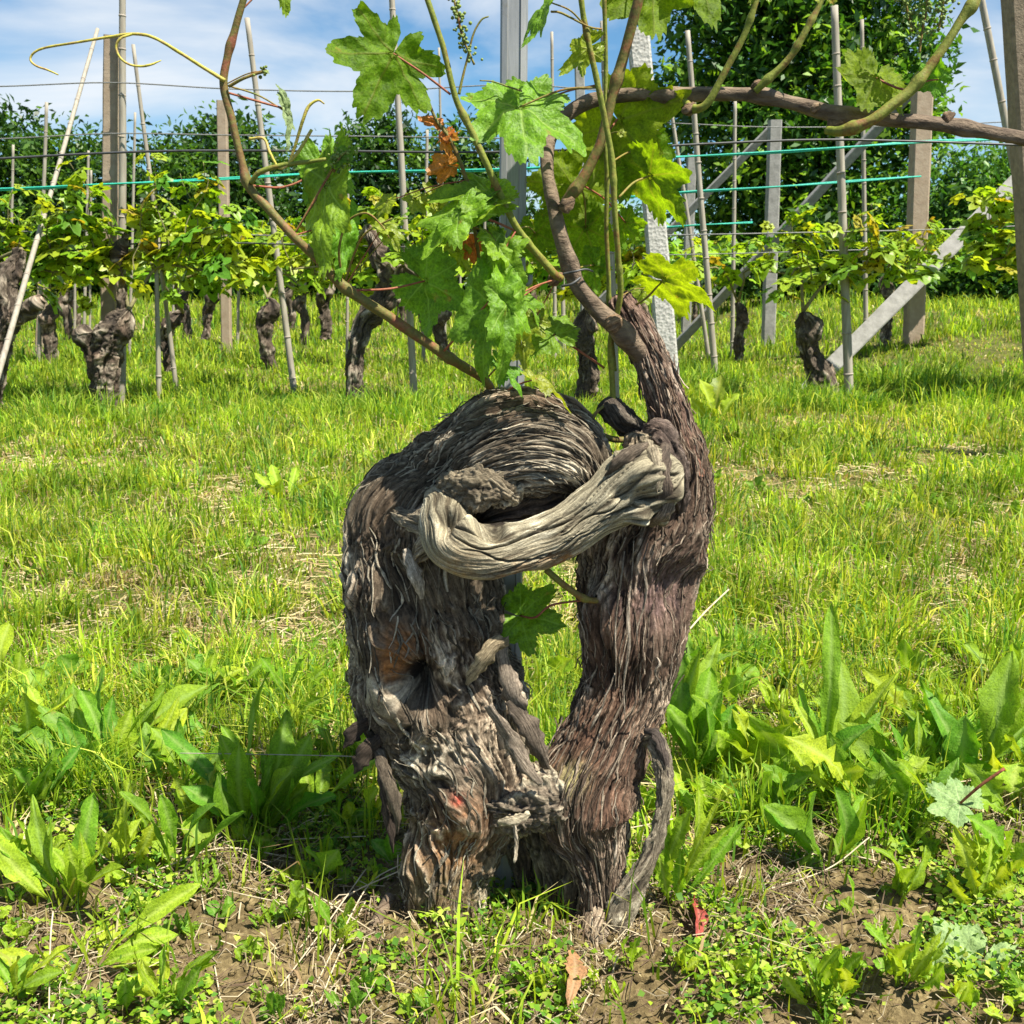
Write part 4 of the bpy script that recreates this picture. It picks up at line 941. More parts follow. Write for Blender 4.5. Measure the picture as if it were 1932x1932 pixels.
vlimb('root_knot', 'crusty knot joining the feet of both trunks', [(905, 1530, 1.40, 18), (945, 1525, 1.39, 46), (1000, 1515, 1.39, 56), (1050, 1500, 1.395, 60), (1095, 1490, 1.40, 34)], 130, 110, 6, lumps=0.010, fib=0.004, fine=0.003, scaly=0.005, wav=0.02, pal=((.045, .035, .028), (.17, .135, .10), (.5, .44, .33)))
for (pp, sd_) in [([(1015, 1480, 1.44, 46), (1035, 1560, 1.44, 50), (1050, 1640, 1.43, 40), (1060, 1730, 1.42, 34), (1062, 1790, 1.42, 20)], 61), ([(1075, 1500, 1.42, 40), (1090, 1590, 1.41, 40), (1085, 1680, 1.40, 30), (1095, 1780, 1.39, 22)], 62), ([(960, 1520, 1.45, 30), (985, 1600, 1.455, 26), (1005, 1690, 1.45, 18), (1015, 1760, 1.44, 10)], 63)]:
    vlimb('root', 'dark twisted root between the feet of the trunks', pp, 120, 70, sd_, lumps=0.006, fib=0.006, fine=0.003, pal=((.018, .013, .009), (.085, .064, .047), (.30, .25, .19)))
vlimb('root_foot', 'rounded root foot at the right trunk base', [(1118, 1830, 1.335, 18), (1120, 1790, 1.335, 36), (1125, 1755, 1.35, 34), (1138, 1715, 1.365, 26)], 70, 80, 7, lumps=0.006, fib=0.003, fine=0.002, pal=((.06, .045, .035), (.21, .165, .12), (.42, .36, .27)))
vlimb('root_strand', 'long grey root strand arching beside the right trunk', [(1208, 1395, 1.40, 14), (1232, 1392, 1.385, 13), (1248, 1430, 1.37, 14), (1254, 1500, 1.36, 14), (1244, 1560, 1.355, 15), (1222, 1625, 1.35, 18), (1192, 1680, 1.35, 24), (1165, 1735, 1.35, 28), (1150, 1800, 1.35, 24)], 200, 44, 8, ratio=0.55, lumps=0.002, fib=0.0032, fine=0.0014, fib_sp=0.006, pal=((.06, .048, .036), (.27, .225, .165), (.5, .44, .34)), redness=0.1)
vlimb('pruned_stub', 'dark cut stub sticking up beside the head', [(1215, 830, 1.45, 27), (1185, 800, 1.45, 25), (1155, 772, 1.44, 24), (1143, 758, 1.44, 21), (1139, 753, 1.44, 3)], 70, 50, 9, lumps=0.002, fib=0.0018, fine=0.001, fib_sp=0.006, pal=((.03, .025, .02), (.085, .068, .055), (.18, .15, .12)))
vlimb('pruned_stub', 'pale broken stub on top of the right trunk', [(1215, 880, 1.40, 34), (1210, 850, 1.395, 36), (1207, 826, 1.395, 32), (1206, 818, 1.395, 26), (1206, 815, 1.395, 3)], 60, 60, 10, lumps=0.004, fib=0.005, fine=0.003, fib_sp=0.007, pal=((.07, .055, .04), (.30, .25, .18), (.55, .48, .34)))
vlimb('bark_hood', 'dark curled ridge of bark on the right trunk', [(1218, 812, 1.40, 12), (1245, 815, 1.385, 22), (1268, 850, 1.375, 22), (1280, 900, 1.375, 20), (1282, 950, 1.385, 14), (1280, 985, 1.40, 5)], 110, 44, 11, ratio=0.8, lumps=0.003, fib=0.004, fine=0.002, fib_sp=0.006, pal=((.035, .025, .022), (.11, .08, .068), (.34, .27, .22)), redness=0.5)
spur, inf_s = vlimb('spur', 'old reddish brown spur rising from the right trunk', [(1290, 900, 1.44, 50), (1280, 850, 1.44, 44), (1268, 795, 1.44, 36), (1246, 725, 1.44, 31), (1222, 665, 1.44, 30), (1196, 615, 1.44, 30), (1172, 575, 1.44, 27), (1164, 560, 1.44, 21), (1162, 556, 1.44, 3)], 260, 90, 12, lumps=0.003, fib=0.0030, fine=0.0016, fib_sp=0.006, flake=0.002, wav=0.004, pal=((.05, .03, .024), (.21, .13, .10), (.50, .40, .32)), redness=0.9)
v, f, c = loose_bark(inf_s, 260, 8, 0.03, 0.09, 0.0012, 0.004, 0.006, ((0, 0, 0), (.22, .14, .10), (.48, .38, .3)), 0.1, 0.93)
tag(obj('loose_bark', mesh('loose_bark', v, f, c, attrs={'fib': inf_s['lf']}), M_BARK, spur), kind='stuff')
# hanging shreds of bark at known places
def shred(label, pts, w, mat=M_BARK, col=(.2, .16, .12), curl=0.5, th=0.0009):
    q = [(*P(u, v, y), w_ * px(v, y)) for (u, v, y, w_) in pts]
    nn = 40; c, s = catmull(np.array(q), nn); T, F, S = frames(c[:, :3]); L = []; Fb = []
    sd_ = pts[0][0] * 0.37; m = 7
    for i in range(nn):
        ww = max(c[i, 3], 0.0004) * w; tw = curl * math.sin(i * 0.12 + sd_)
        A = S[i] * math.cos(tw) + F[i] * math.sin(tw); N = np.cross(A, T[i]); N = N if N[1] < 0 else -N
        top, bot = [], []
        for k in range(m):
            f = k / (m - 1) * 2 - 1
            rag = 1 + 0.55 * float(pn(i * 0.21 + sd_, f * 1.2, 2.0)) * (abs(f) > .7)
            bulge = ww * (0.38 * (1 - f * f)) + 0.0022 * float(pn(i * 0.12, f * 4.3 + sd_, 5.0)) + 0.0012 * abs(float(pn(i * .1, f * 9 + sd_, 1.0)))
            p = c[i, :3] + A * ww * f * rag + N * bulge
            top.append(p); bot.append(p - N * th)
            Fb.append([f * ww * 160 + sd_, 0.3, s[i] * 14])
        L.append(top + bot[::-1]); Fb += Fb[-m:][::-1]
    v = np.array(L).reshape(-1, 3); k2 = m * 2
    f = grid_faces(nn, k2).tolist() + [list(range(k2))[::-1], [(nn - 1) * k2 + j for j in range(k2)]]
    n_ = pn(v[:, 0] * 60, v[:, 1] * 60, v[:, 2] * 25)
    cl = np.array(col)[None] * (1 + 0.55 * n_)[:, None]
    o = obj('bark_shred', mesh('bark_shred', v, f, cl, attrs={'fib': np.array(Fb)}), mat, vine)
    if label: o['label'] = label
DK, TN, GY = (.085, .062, .05), (.38, .30, .19), (.26, .21, .165)
shred('tan curled bark flap beside the gap', [(958, 1212, 1.36, 10), (935, 1216, 1.34, 17), (915, 1240, 1.335, 18), (895, 1268, 1.34, 13), (880, 1292, 1.345, 3)], 1.0, col=TN)
shred('grey bark shred hanging inside the gap', [(945, 1215, 1.37, 10), (952, 1260, 1.37, 16), (968, 1310, 1.37, 20), (985, 1345, 1.38, 12), (1000, 1362, 1.385, 4)], 1.0, col=GY)
shred(None, [(960, 1320, 1.37, 12), (990, 1360, 1.37, 18), (1015, 1410, 1.37, 18), (1030, 1450, 1.375, 8)], 1.0, col=(.14, .11, .085))
shred(None, [(920, 1330, 1.34, 10), (955, 1380, 1.34, 15), (990, 1440, 1.345, 14), (1020, 1480, 1.35, 6)], 1.0, col=GY)
shred('dark torn bark flap on the outer left of the trunk', [(705, 1362, 1.40, 12), (682, 1372, 1.39, 17), (662, 1390, 1.385, 14), (648, 1412, 1.385, 1)], 1.0, col=(.05, .036, .028))
shred(None, [(722, 1392, 1.39, 14), (698, 1412, 1.38, 20), (680, 1436, 1.375, 16), (668, 1460, 1.375, 1)], 1.0, col=(.055, .04, .03))
shred(None, [(705, 1410, 1.385, 8), (722, 1440, 1.375, 12), (738, 1485, 1.37, 13), (747, 1530, 1.37, 10), (750, 1575, 1.375, 1)], 1.0, col=(.12, .095, .07))
shred(None, [(718, 1450, 1.40, 8), (728, 1500, 1.39, 12), (738, 1560, 1.39, 10), (742, 1610, 1.395, 1)], 1.0, col=DK)
shred(None, [(795, 1130, 1.345, 4), (790, 1100, 1.34, 12), (778, 1070, 1.345, 14), (765, 1035, 1.35, 6)], 1.0, col=(.42, .36, .29))
shred(None, [(1258, 838, 1.355, 8), (1250, 872, 1.318, 15), (1252, 920, 1.308, 16), (1250, 962, 1.322, 11), (1245, 1000, 1.35, 1)], 1.0, col=(.10, .075, .058))
shred(None, [(1222, 832, 1.36, 8), (1232, 858, 1.315, 13), (1240, 895, 1.302, 10), (1240, 930, 1.303, 1)], 1.0, col=(.30, .25, .18))
shred(None, [(1225, 990, 1.335, 8), (1250, 975, 1.318, 13), (1266, 940, 1.318, 11), (1272, 895, 1.34, 2)], 1.0, col=(.22, .17, .125))
shred(None, [(1140, 908, 1.33, 3), (1160, 880, 1.315, 11), (1185, 858, 1.315, 14), (1212, 843, 1.33, 9), (1228, 836, 1.35, 2)], 1.0, col=(.13, .10, .075))
shred(None, [(1215, 1380, 1.385, 6), (1236, 1384, 1.375, 10), (1252, 1420, 1.365, 9), (1258, 1470, 1.36, 5)], 1.0, col=(.09, .07, .06))
shred(None, [(940, 1552, 1.34, 6), (970, 1548, 1.335, 10), (1000, 1535, 1.34, 5)], 1.0, col=(.5, .43, .31))
shred(None, [(968, 1548, 1.335, 3), (974, 1580, 1.33, 4), (972, 1620, 1.325, 3), (970, 1628, 1.325, 1)], 1.0, col=(.45, .38, .29))
for (a, b, c2, d2) in [(1178, 1040, 1160, 1300), (1196, 1020, 1180, 1360), (1222, 1025, 1205, 1230), (1160, 1270, 1112, 1380), (1240, 1240, 1246, 1300), (1160, 1520, 1158, 1640)]:
    shred(None, [(a, b, 1.352, 1.0)] + [(lerp(a, c2, q) + random.uniform(-7, 7), lerp(b, d2, q), 1.352 + random.uniform(-.006, .004), random.uniform(1.0, 2.6)) for q in (.2, .4, .6, .8)] + [(c2, d2, 1.355, .6)], 1.0, col=(.42, .35, .28))

# young growth: canes, shoots, tendrils
def stem(name, label, pts, mat, nodes=(), nside=12, n=None, rough=0.12, node_h=0.35, par=vine, seed=0):
    if name == 'cane': pts = [(a_, b_, c_, d_ * .86) for (a_, b_, c_, d_) in pts]
    if name == 'shoot': pts = [(a_, b_, c_, d_ * .84) for (a_, b_, c_, d_) in pts]; node_h = .3
    v, f = tube_px(pts, nside=nside, n=n or len(pts) * 14, nodes=nodes, rough=rough, node_h=node_h, seed=seed)
    o = obj(name, mesh(name, v, f), mat, par)
    if label: o['label'] = label
    return o
cane = stem('cane', 'long grey brown cane arching up and running right along the wire', [(1222, 690, 1.45, 20), (1200, 658, 1.425, 22), (1168, 622, 1.405, 21), (1128, 585, 1.40, 19), (1092, 540, 1.40, 18), (1072, 490, 1.40, 17), (1057, 440, 1.40, 16.5), (1044, 385, 1.41, 15), (1032, 320, 1.43, 14), (1036, 265, 1.46, 14),
    (1062, 222, 1.49, 15), (1110, 192, 1.50, 15.5), (1170, 180, 1.50, 15), (1230, 179, 1.49, 15), (1282, 180, 1.48, 17), (1350, 178, 1.47, 15), (1428, 180, 1.46, 15.5), (1495, 195, 1.46, 15), (1575, 214, 1.45, 17), (1640, 222, 1.45, 14.5), (1730, 230, 1.45, 15), (1790, 237, 1.45, 16), (1860, 248, 1.45, 14.5), (1932, 262, 1.45, 15), (2080, 295, 1.45, 14)], M_CANE, nodes=(0.065, 0.165, 0.50, 0.605, 0.70, 0.835), n=260, nside=16, rough=0.22, node_h=0.22)
# knots and bud scars on the cane
for (u, v, r) in [(1428, 160, 11), (1300, 205, 13), (1575, 240, 14), (1790, 222, 12), (1070, 385, 14), (1048, 526, 15), (1160, 612, 16), (1540, 205, 9)]:
    y = {1070: 1.39, 1048: 1.39, 1160: 1.395}.get(u, 1.45)
    w, _ = vlimb('bud_knot', None, [(u - r, v + r * .5, y, 3), (u - r * .4, v + r * .2, y - .004, r * .8), (u + r * .4, v - r * .3, y - .004, r * .7), (u + r, v - r * .6, y, 2)], 26, 26, int(u), par=cane, lumps=0.003, fib=0.002, fine=0.002, scaly=0.003, pal=((.05, .035, .025), (.2, .13, .08), (.4, .3, .2)))
stem('shoot', 'long olive green shoot climbing left from the cane', [(1058, 527, 1.385, 10), (1040, 510, 1.375, 9), (976, 431, 1.35, 8), (925, 325, 1.33, 7.5), (893, 255, 1.325, 8), (860, 185, 1.32, 7), (836, 89, 1.315, 6.5), (805, -5, 1.31, 6.5), (785, -70, 1.31, 6)], M_SHOOT, nodes=(0.17, 0.58), n=120)
stem('shoot', 'zigzag reddish green shoot sprawling left from behind the head', [(935, 800, 1.45, 9), (932, 752, 1.44, 9), (915, 718, 1.42, 10), (872, 690, 1.39, 11), (826, 661, 1.37, 11), (740, 602, 1.35, 11.5), (650, 542, 1.33, 11.5), (600, 490, 1.32, 10.5), (553, 445, 1.31, 10), (510, 398, 1.31, 10), (470, 352, 1.31, 10), (455, 300, 1.31, 8.5), (437, 225, 1.31, 9), (422, 160, 1.31, 9.5), (430, 105, 1.31, 8.5), (445, 50, 1.31, 8.5), (462, -10, 1.31, 8), (480, -70, 1.31, 8)], M_SHOOTR, nodes=(0.20, 0.42, 0.66, 0.87), n=190)
stem('shoot', 'thick upright shoot crossing the cane', [(1062, 388, 1.40, 11), (1094, 346, 1.40, 12), (1118, 302, 1.40, 11), (1135, 264, 1.40, 11.5), (1152, 195, 1.40, 11), (1172, 122, 1.40, 12), (1190, 55, 1.395, 11), (1206, -5, 1.39, 11), (1222, -70, 1.39, 10)], M_SHOOTR, nodes=(0.08, 0.55), n=110)
stem('shoot', 'slender bright green shoot passing in front of the thick shoot', [(1158, 772, 1.44, 6.5), (1154, 700, 1.43, 6.5), (1152, 640, 1.42, 6), (1170, 560, 1.40, 6.5), (1166, 480, 1.385, 6.5), (1160, 400, 1.375, 6.5), (1155, 305, 1.37, 7), (1142, 230, 1.365, 6.5), (1128, 160, 1.36, 7), (1104, 49, 1.355, 6.5), (1096, -5, 1.35, 6.5), (1088, -70, 1.35, 6)], M_SHOOT, nodes=(0.12, 0.35, 0.55, 0.86), n=150)
stem('shoot', 'second slender green shoot beside the bright one', [(1160, 700, 1.45, 5), (1150, 600, 1.44, 5), (1148, 520, 1.43, 5), (1144, 430, 1.42, 5), (1145, 340, 1.41, 5), (1142, 270, 1.40, 4.5), (1143, 130, 1.40, 5), (1140, 0, 1.39, 5), (1138, -60, 1.39, 5)], M_SHOOT, nodes=(0.2, 0.5), n=110)
stem('shoot', 'thick shoot growing up right out of the cane knot', [(1560, 246, 1.44, 9), (1590, 247, 1.42, 12), (1642, 228, 1.41, 12), (1680, 200, 1.41, 12), (1717, 171, 1.41, 12.5), (1774, 99, 1.41, 10.5), (1815, 35, 1.41, 10), (1835, 8, 1.41, 12), (1850, -30, 1.41, 9), (1860, -80, 1.41, 9)], M_SHOOT, nodes=(0.13, 0.46, 0.80), n=110)
stem('shoot', 'short green shoot above the middle of the cane', [(1425, 172, 1.445, 8), (1442, 156, 1.44, 8.5), (1487, 112, 1.435, 7.5), (1517, 64, 1.43, 7.5), (1551, -2, 1.43, 6.5), (1570, -60, 1.43, 6)], M_SHOOT, nodes=(0.12, 0.42, 0.62), n=90)
stem('shoot', 'smooth green shoot curling up from under the cane', [(1292, 190, 1.465, 7), (1303, 203, 1.45, 9), (1318, 205, 1.44, 9), (1338, 190, 1.435, 8.5), (1367, 137, 1.43, 7.5), (1404, 66, 1.425, 7), (1428, -2, 1.42, 6), (1445, -60, 1.42, 5)], M_SHOOT, nodes=(0.1, 0.72), n=90)
stem('shoot', 'green shoot between spur and trunk top', [(1237, 800, 1.46, 7), (1230, 760, 1.455, 7), (1216, 700, 1.45, 7), (1205, 655, 1.45, 6)], M_SHOOT, n=40)
stem('shoot', 'dark curved shoot looping beside the cut stub', [(1205, 822, 1.44, 5), (1170, 830, 1.43, 7), (1138, 822, 1.42, 7), (1118, 800, 1.42, 5), (1124, 780, 1.42, 4), (1140, 765, 1.43, 3)], M_SHOOTR, n=60)
stem('shoot', 'short shoot across the gap between the trunks', [(1180, 1132, 1.43, 8), (1140, 1133, 1.40, 7), (1105, 1130, 1.385, 7), (1070, 1108, 1.38, 7.5), (1030, 1075, 1.38, 7.5)], M_PETG, nodes=(0.55,), n=50)
stem('shoot', 'dead red brown lateral stem hanging by the olive shoot', [(800, 165, 1.34, 2.5), (822, 225, 1.34, 3.5), (850, 265, 1.34, 4), (880, 340, 1.35, 4.5), (895, 430, 1.36, 4), (905, 495, 1.37, 4)], M_SHOOTR, n=60)
stem('tendril', 'long curling golden tendril reaching left across the sky', [(424, 152, 1.305, 4.0), (383, 127, 1.30, 3.4), (342, 101, 1.29, 3.2), (290, 71, 1.28, 3.0), (250, 64, 1.28, 2.8), (205, 70, 1.28, 2.6), (145, 80, 1.285, 2.4), (90, 89, 1.29, 2.3), (66, 98, 1.29, 2.2), (57, 112, 1.29, 2.1), (68, 124, 1.285, 2.0), (90, 132, 1.28, 1.8), (110, 141, 1.28, 1.2)], M_TEND, n=110, nside=8)
stem('tendril', 'short hooked tendril branch looping beneath', [(250, 64, 1.28, 2.6), (228, 72, 1.275, 2.4), (219, 88, 1.275, 2.3), (226, 108, 1.275, 2.2), (243, 121, 1.275, 2.1), (265, 125, 1.28, 2.2), (284, 122, 1.28, 2.3), (304, 114, 1.285, 1.0)], M_TEND, n=70, nside=8)
stem('tendril', 'thin forked tendril rising from the olive shoot', [(866, 178, 1.32, 3), (872, 150, 1.32, 2.6), (882, 110, 1.32, 2.2), (893, 65, 1.32, 2), (908, 38, 1.32, 1.8), (922, 31, 1.32, 1.4)], M_PETG, n=50, nside=7)
stem('tendril', 'fine tendril crossing the steel stake', [(985, 172, 1.36, 1.8), (960, 164, 1.36, 1.6), (930, 154, 1.35, 1.4), (905, 152, 1.35, 1.2)], M_PETG, n=30, nside=6)
stem('tendril', 'brown withered tendril near the bent shoot', [(545, 310, 1.32, 2.5), (560, 265, 1.315, 3), (572, 225, 1.31, 3.2), (583, 200, 1.31, 3), (600, 189, 1.31, 2.2), (612, 196, 1.31, 1.4)], M_TEND, n=50, nside=7)
stem('tendril', 'dry loop beside the thick dark wire', [(470, 262, 1.31, 2.5), (498, 262, 1.305, 2.6), (510, 290, 1.30, 2.8), (530, 318, 1.30, 2.6), (560, 290, 1.30, 3.2), (588, 245, 1.31, 3.2)], M_TEND, n=60, nside=7)
stem('tendril', 'curly thin stem from the left node', [(652, 530, 1.33, 2.4), (668, 480, 1.32, 2.2), (690, 440, 1.31, 2), (740, 412, 1.30, 1.8)], M_PETG, n=36, nside=6)
stem('tendril', 'yellowish arching stem over the left leaves', [(645, 525, 1.33, 2.6), (640, 470, 1.31, 2.4), (655, 420, 1.30, 2.2), (690, 402, 1.29, 2), (720, 425, 1.29, 1.6), (735, 450, 1.29, 1.2)], M_PETG, n=40, nside=6)
stem('tendril', 'green young side shoot near the twine', [(474, 345, 1.305, 5), (490, 325, 1.30, 5), (530, 312, 1.30, 4.5), (575, 306, 1.30, 4), (615, 300, 1.30, 3)], M_SHOOT, n=40, nside=8)
stem('tendril', 'short reddish bud stalk on the bent shoot', [(432, 163, 1.305, 3.2), (455, 150, 1.30, 3), (480, 140, 1.30, 3), (497, 135, 1.30, 3.5)], M_PETG, n=30, nside=7)
stem('tendril', 'thin tendril hooked over the top right shoot', [(1135, 55, 1.36, 2), (1110, 50, 1.35, 1.8), (1060, 25, 1.34, 2.2), (1040, 22, 1.33, 2.2)], M_PETG, n=30, nside=6)
stem('tie', 'thin wire tie round the cane and shoot', [(1062, 517, 1.375, 2.2), (1085, 512, 1.372, 2), (1105, 508, 1.38, 2), (1118, 512, 1.40, 2)], M_WIRE, n=20, nside=6)
stem('tie', None, [(1060, 540, 1.375, 2.5), (1078, 536, 1.37, 2.5), (1095, 524, 1.375, 2.5)], M_WIRE, n=16, nside=6)

# flower clusters (tight green buds)
def buds(label, path, n, spread, r):
    rg = np.random.default_rng(n + int(path[0][0])); pts = catmull(np.array([list(P(*q)) for q in path]), 60)[0]
    ico = np.array([(0, 0, 1), (.9, 0, .45), (.28, .85, .45), (-.72, .53, .45), (-.72, -.53, .45), (.28, -.85, .45), (.72, .53, -.45), (-.28, .85, -.45), (-.9, 0, -.45), (-.28, -.85, -.45), (.72, -.53, -.45), (0, 0, -1)])
    fc = [(0, 1, 2), (0, 2, 3), (0, 3, 4), (0, 4, 5), (0, 5, 1), (1, 6, 2), (2, 7, 3), (3, 8, 4), (4, 9, 5), (5, 10, 1), (6, 7, 2), (7, 8, 3), (8, 9, 4), (9, 10, 5), (10, 6, 1), (11, 7, 6), (11, 8, 7), (11, 9, 8), (11, 10, 9), (11, 6, 10)]
    o = stem('flower_cluster', label, [(*q, 2.2) for q in path], M_PETG, n=30, nside=6)
    V, F = [], []
    for i in range(n):
        t = rg.uniform(0.1, 1); c = pts[int(t * 59)] + rg.normal(size=3) * spread * (0.5 + 0.5 * math.sin(t * 9) ** 2); s = r * rg.uniform(0.7, 1.2)
        F += [tuple(k + len(V) * 12 for k in q) for q in fc]; V.append(ico * s + c)
    b = obj('flower_buds', mesh('flower_buds', np.vstack(V), F), M_BUD, o); b['kind'] = 'stuff'
buds('green bud cluster hanging beside the steel stake top', [(895, 122, 1.32), (880, 88, 1.32), (870, 60, 1.32), (864, 30, 1.32), (855, -8, 1.32), (852, -40, 1.32)], 120, 0.0055, 0.0021)
buds('dark bud cluster at top right above the cane', [(1735, 100, 1.40), (1740, 60, 1.40), (1748, 20, 1.40), (1752, -25, 1.40)], 90, 0.007, 0.0022)
buds('outer dark bud cluster by the top right shoot', [(1770, 60, 1.40), (1776, 30, 1.40), (1780, 5, 1.40), (1782, -25, 1.40)], 80, 0.006, 0.0021)
buds('small bud cluster beside the backlit leaf at top right', [(1722, 60, 1.41), (1712, 20, 1.41), (1705, -20, 1.41)], 60, 0.006, 0.0021)
buds('tiny bud cluster at the left side shoot', [(630, 325, 1.31), (640, 300, 1.31), (655, 285, 1.31)], 60, 0.007, 0.0019)
buds('tiny opening bud on the bent shoot', [(490, 138, 1.30), (498, 134, 1.30), (500, 130, 1.30)], 14, 0.004, 0.0022)

U = dict(up=(0, .75, .65))
vl = vine_leaf
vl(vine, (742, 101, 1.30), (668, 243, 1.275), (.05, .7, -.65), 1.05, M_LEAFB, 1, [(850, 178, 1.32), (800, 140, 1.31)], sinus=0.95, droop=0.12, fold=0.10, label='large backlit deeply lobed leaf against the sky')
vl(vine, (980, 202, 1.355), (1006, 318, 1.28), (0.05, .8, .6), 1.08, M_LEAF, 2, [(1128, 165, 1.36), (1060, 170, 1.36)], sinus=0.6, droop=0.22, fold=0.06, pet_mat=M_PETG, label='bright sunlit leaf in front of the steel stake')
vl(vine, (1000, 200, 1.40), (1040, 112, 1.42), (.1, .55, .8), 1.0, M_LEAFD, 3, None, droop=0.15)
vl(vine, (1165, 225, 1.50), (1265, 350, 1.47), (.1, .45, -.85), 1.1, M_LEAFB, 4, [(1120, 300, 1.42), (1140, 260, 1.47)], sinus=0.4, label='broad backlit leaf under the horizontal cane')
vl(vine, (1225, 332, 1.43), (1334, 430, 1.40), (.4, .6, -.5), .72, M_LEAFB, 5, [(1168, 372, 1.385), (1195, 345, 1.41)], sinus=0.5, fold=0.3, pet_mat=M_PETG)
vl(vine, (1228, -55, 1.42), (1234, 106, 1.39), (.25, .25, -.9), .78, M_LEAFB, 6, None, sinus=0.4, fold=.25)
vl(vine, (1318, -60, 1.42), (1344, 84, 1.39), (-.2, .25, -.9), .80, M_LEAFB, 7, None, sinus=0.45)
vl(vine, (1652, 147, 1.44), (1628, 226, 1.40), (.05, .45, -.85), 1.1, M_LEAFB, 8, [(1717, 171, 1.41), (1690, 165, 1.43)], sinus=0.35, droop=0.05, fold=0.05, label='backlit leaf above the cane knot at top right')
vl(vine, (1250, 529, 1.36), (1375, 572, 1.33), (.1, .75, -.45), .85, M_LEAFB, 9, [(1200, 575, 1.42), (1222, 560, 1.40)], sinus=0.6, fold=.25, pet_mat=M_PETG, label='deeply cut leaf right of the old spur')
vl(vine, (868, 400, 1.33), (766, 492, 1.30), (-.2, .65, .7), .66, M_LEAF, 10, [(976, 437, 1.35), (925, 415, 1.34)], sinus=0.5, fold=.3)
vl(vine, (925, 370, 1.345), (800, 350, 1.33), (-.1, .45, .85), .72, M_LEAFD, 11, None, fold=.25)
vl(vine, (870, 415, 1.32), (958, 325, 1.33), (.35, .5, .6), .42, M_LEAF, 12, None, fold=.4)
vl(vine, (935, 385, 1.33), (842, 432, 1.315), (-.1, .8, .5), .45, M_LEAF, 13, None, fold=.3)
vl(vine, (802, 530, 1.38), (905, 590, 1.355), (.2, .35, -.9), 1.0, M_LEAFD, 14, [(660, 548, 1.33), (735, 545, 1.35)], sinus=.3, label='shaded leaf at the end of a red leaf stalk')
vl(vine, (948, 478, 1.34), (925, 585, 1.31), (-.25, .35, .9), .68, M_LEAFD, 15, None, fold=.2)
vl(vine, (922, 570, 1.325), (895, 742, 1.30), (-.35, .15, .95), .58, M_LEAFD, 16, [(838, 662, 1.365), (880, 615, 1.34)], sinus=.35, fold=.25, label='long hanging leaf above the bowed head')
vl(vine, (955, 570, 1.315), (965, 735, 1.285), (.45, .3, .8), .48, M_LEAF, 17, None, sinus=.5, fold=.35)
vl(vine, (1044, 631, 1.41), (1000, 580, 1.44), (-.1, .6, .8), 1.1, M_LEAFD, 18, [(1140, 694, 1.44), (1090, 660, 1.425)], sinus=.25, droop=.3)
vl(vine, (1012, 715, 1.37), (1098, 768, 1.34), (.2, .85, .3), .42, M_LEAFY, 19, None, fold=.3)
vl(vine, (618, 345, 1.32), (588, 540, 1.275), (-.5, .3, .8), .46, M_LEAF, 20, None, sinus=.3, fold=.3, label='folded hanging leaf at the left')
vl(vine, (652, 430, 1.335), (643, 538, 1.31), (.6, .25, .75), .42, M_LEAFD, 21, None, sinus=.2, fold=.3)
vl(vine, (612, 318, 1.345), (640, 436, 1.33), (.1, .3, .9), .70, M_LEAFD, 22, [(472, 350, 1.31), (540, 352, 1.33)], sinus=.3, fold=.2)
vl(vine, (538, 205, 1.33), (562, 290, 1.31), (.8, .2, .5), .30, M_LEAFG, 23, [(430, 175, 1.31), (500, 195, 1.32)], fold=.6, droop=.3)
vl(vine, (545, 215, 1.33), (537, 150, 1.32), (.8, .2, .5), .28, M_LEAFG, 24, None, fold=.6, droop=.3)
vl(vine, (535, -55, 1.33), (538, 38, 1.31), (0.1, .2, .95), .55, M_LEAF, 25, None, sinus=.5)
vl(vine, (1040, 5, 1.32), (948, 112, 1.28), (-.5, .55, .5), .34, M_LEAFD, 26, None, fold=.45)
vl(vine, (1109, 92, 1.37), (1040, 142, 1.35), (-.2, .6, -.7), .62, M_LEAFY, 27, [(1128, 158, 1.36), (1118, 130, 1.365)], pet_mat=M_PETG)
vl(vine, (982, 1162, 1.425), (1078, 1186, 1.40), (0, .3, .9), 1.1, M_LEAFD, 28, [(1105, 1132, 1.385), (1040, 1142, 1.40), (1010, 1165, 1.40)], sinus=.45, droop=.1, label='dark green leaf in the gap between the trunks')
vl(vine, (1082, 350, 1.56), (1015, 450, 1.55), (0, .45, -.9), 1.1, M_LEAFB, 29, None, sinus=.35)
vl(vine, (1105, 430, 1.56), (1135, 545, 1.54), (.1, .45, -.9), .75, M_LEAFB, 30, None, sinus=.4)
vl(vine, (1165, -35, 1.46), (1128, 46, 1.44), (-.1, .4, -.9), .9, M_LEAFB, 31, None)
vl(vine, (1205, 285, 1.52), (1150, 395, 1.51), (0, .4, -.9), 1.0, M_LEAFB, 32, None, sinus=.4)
vl(vine, (1440, -45, 1.43), (1405, 20, 1.42), (-.2, .4, -.8), .7, M_LEAFY, 33, None)
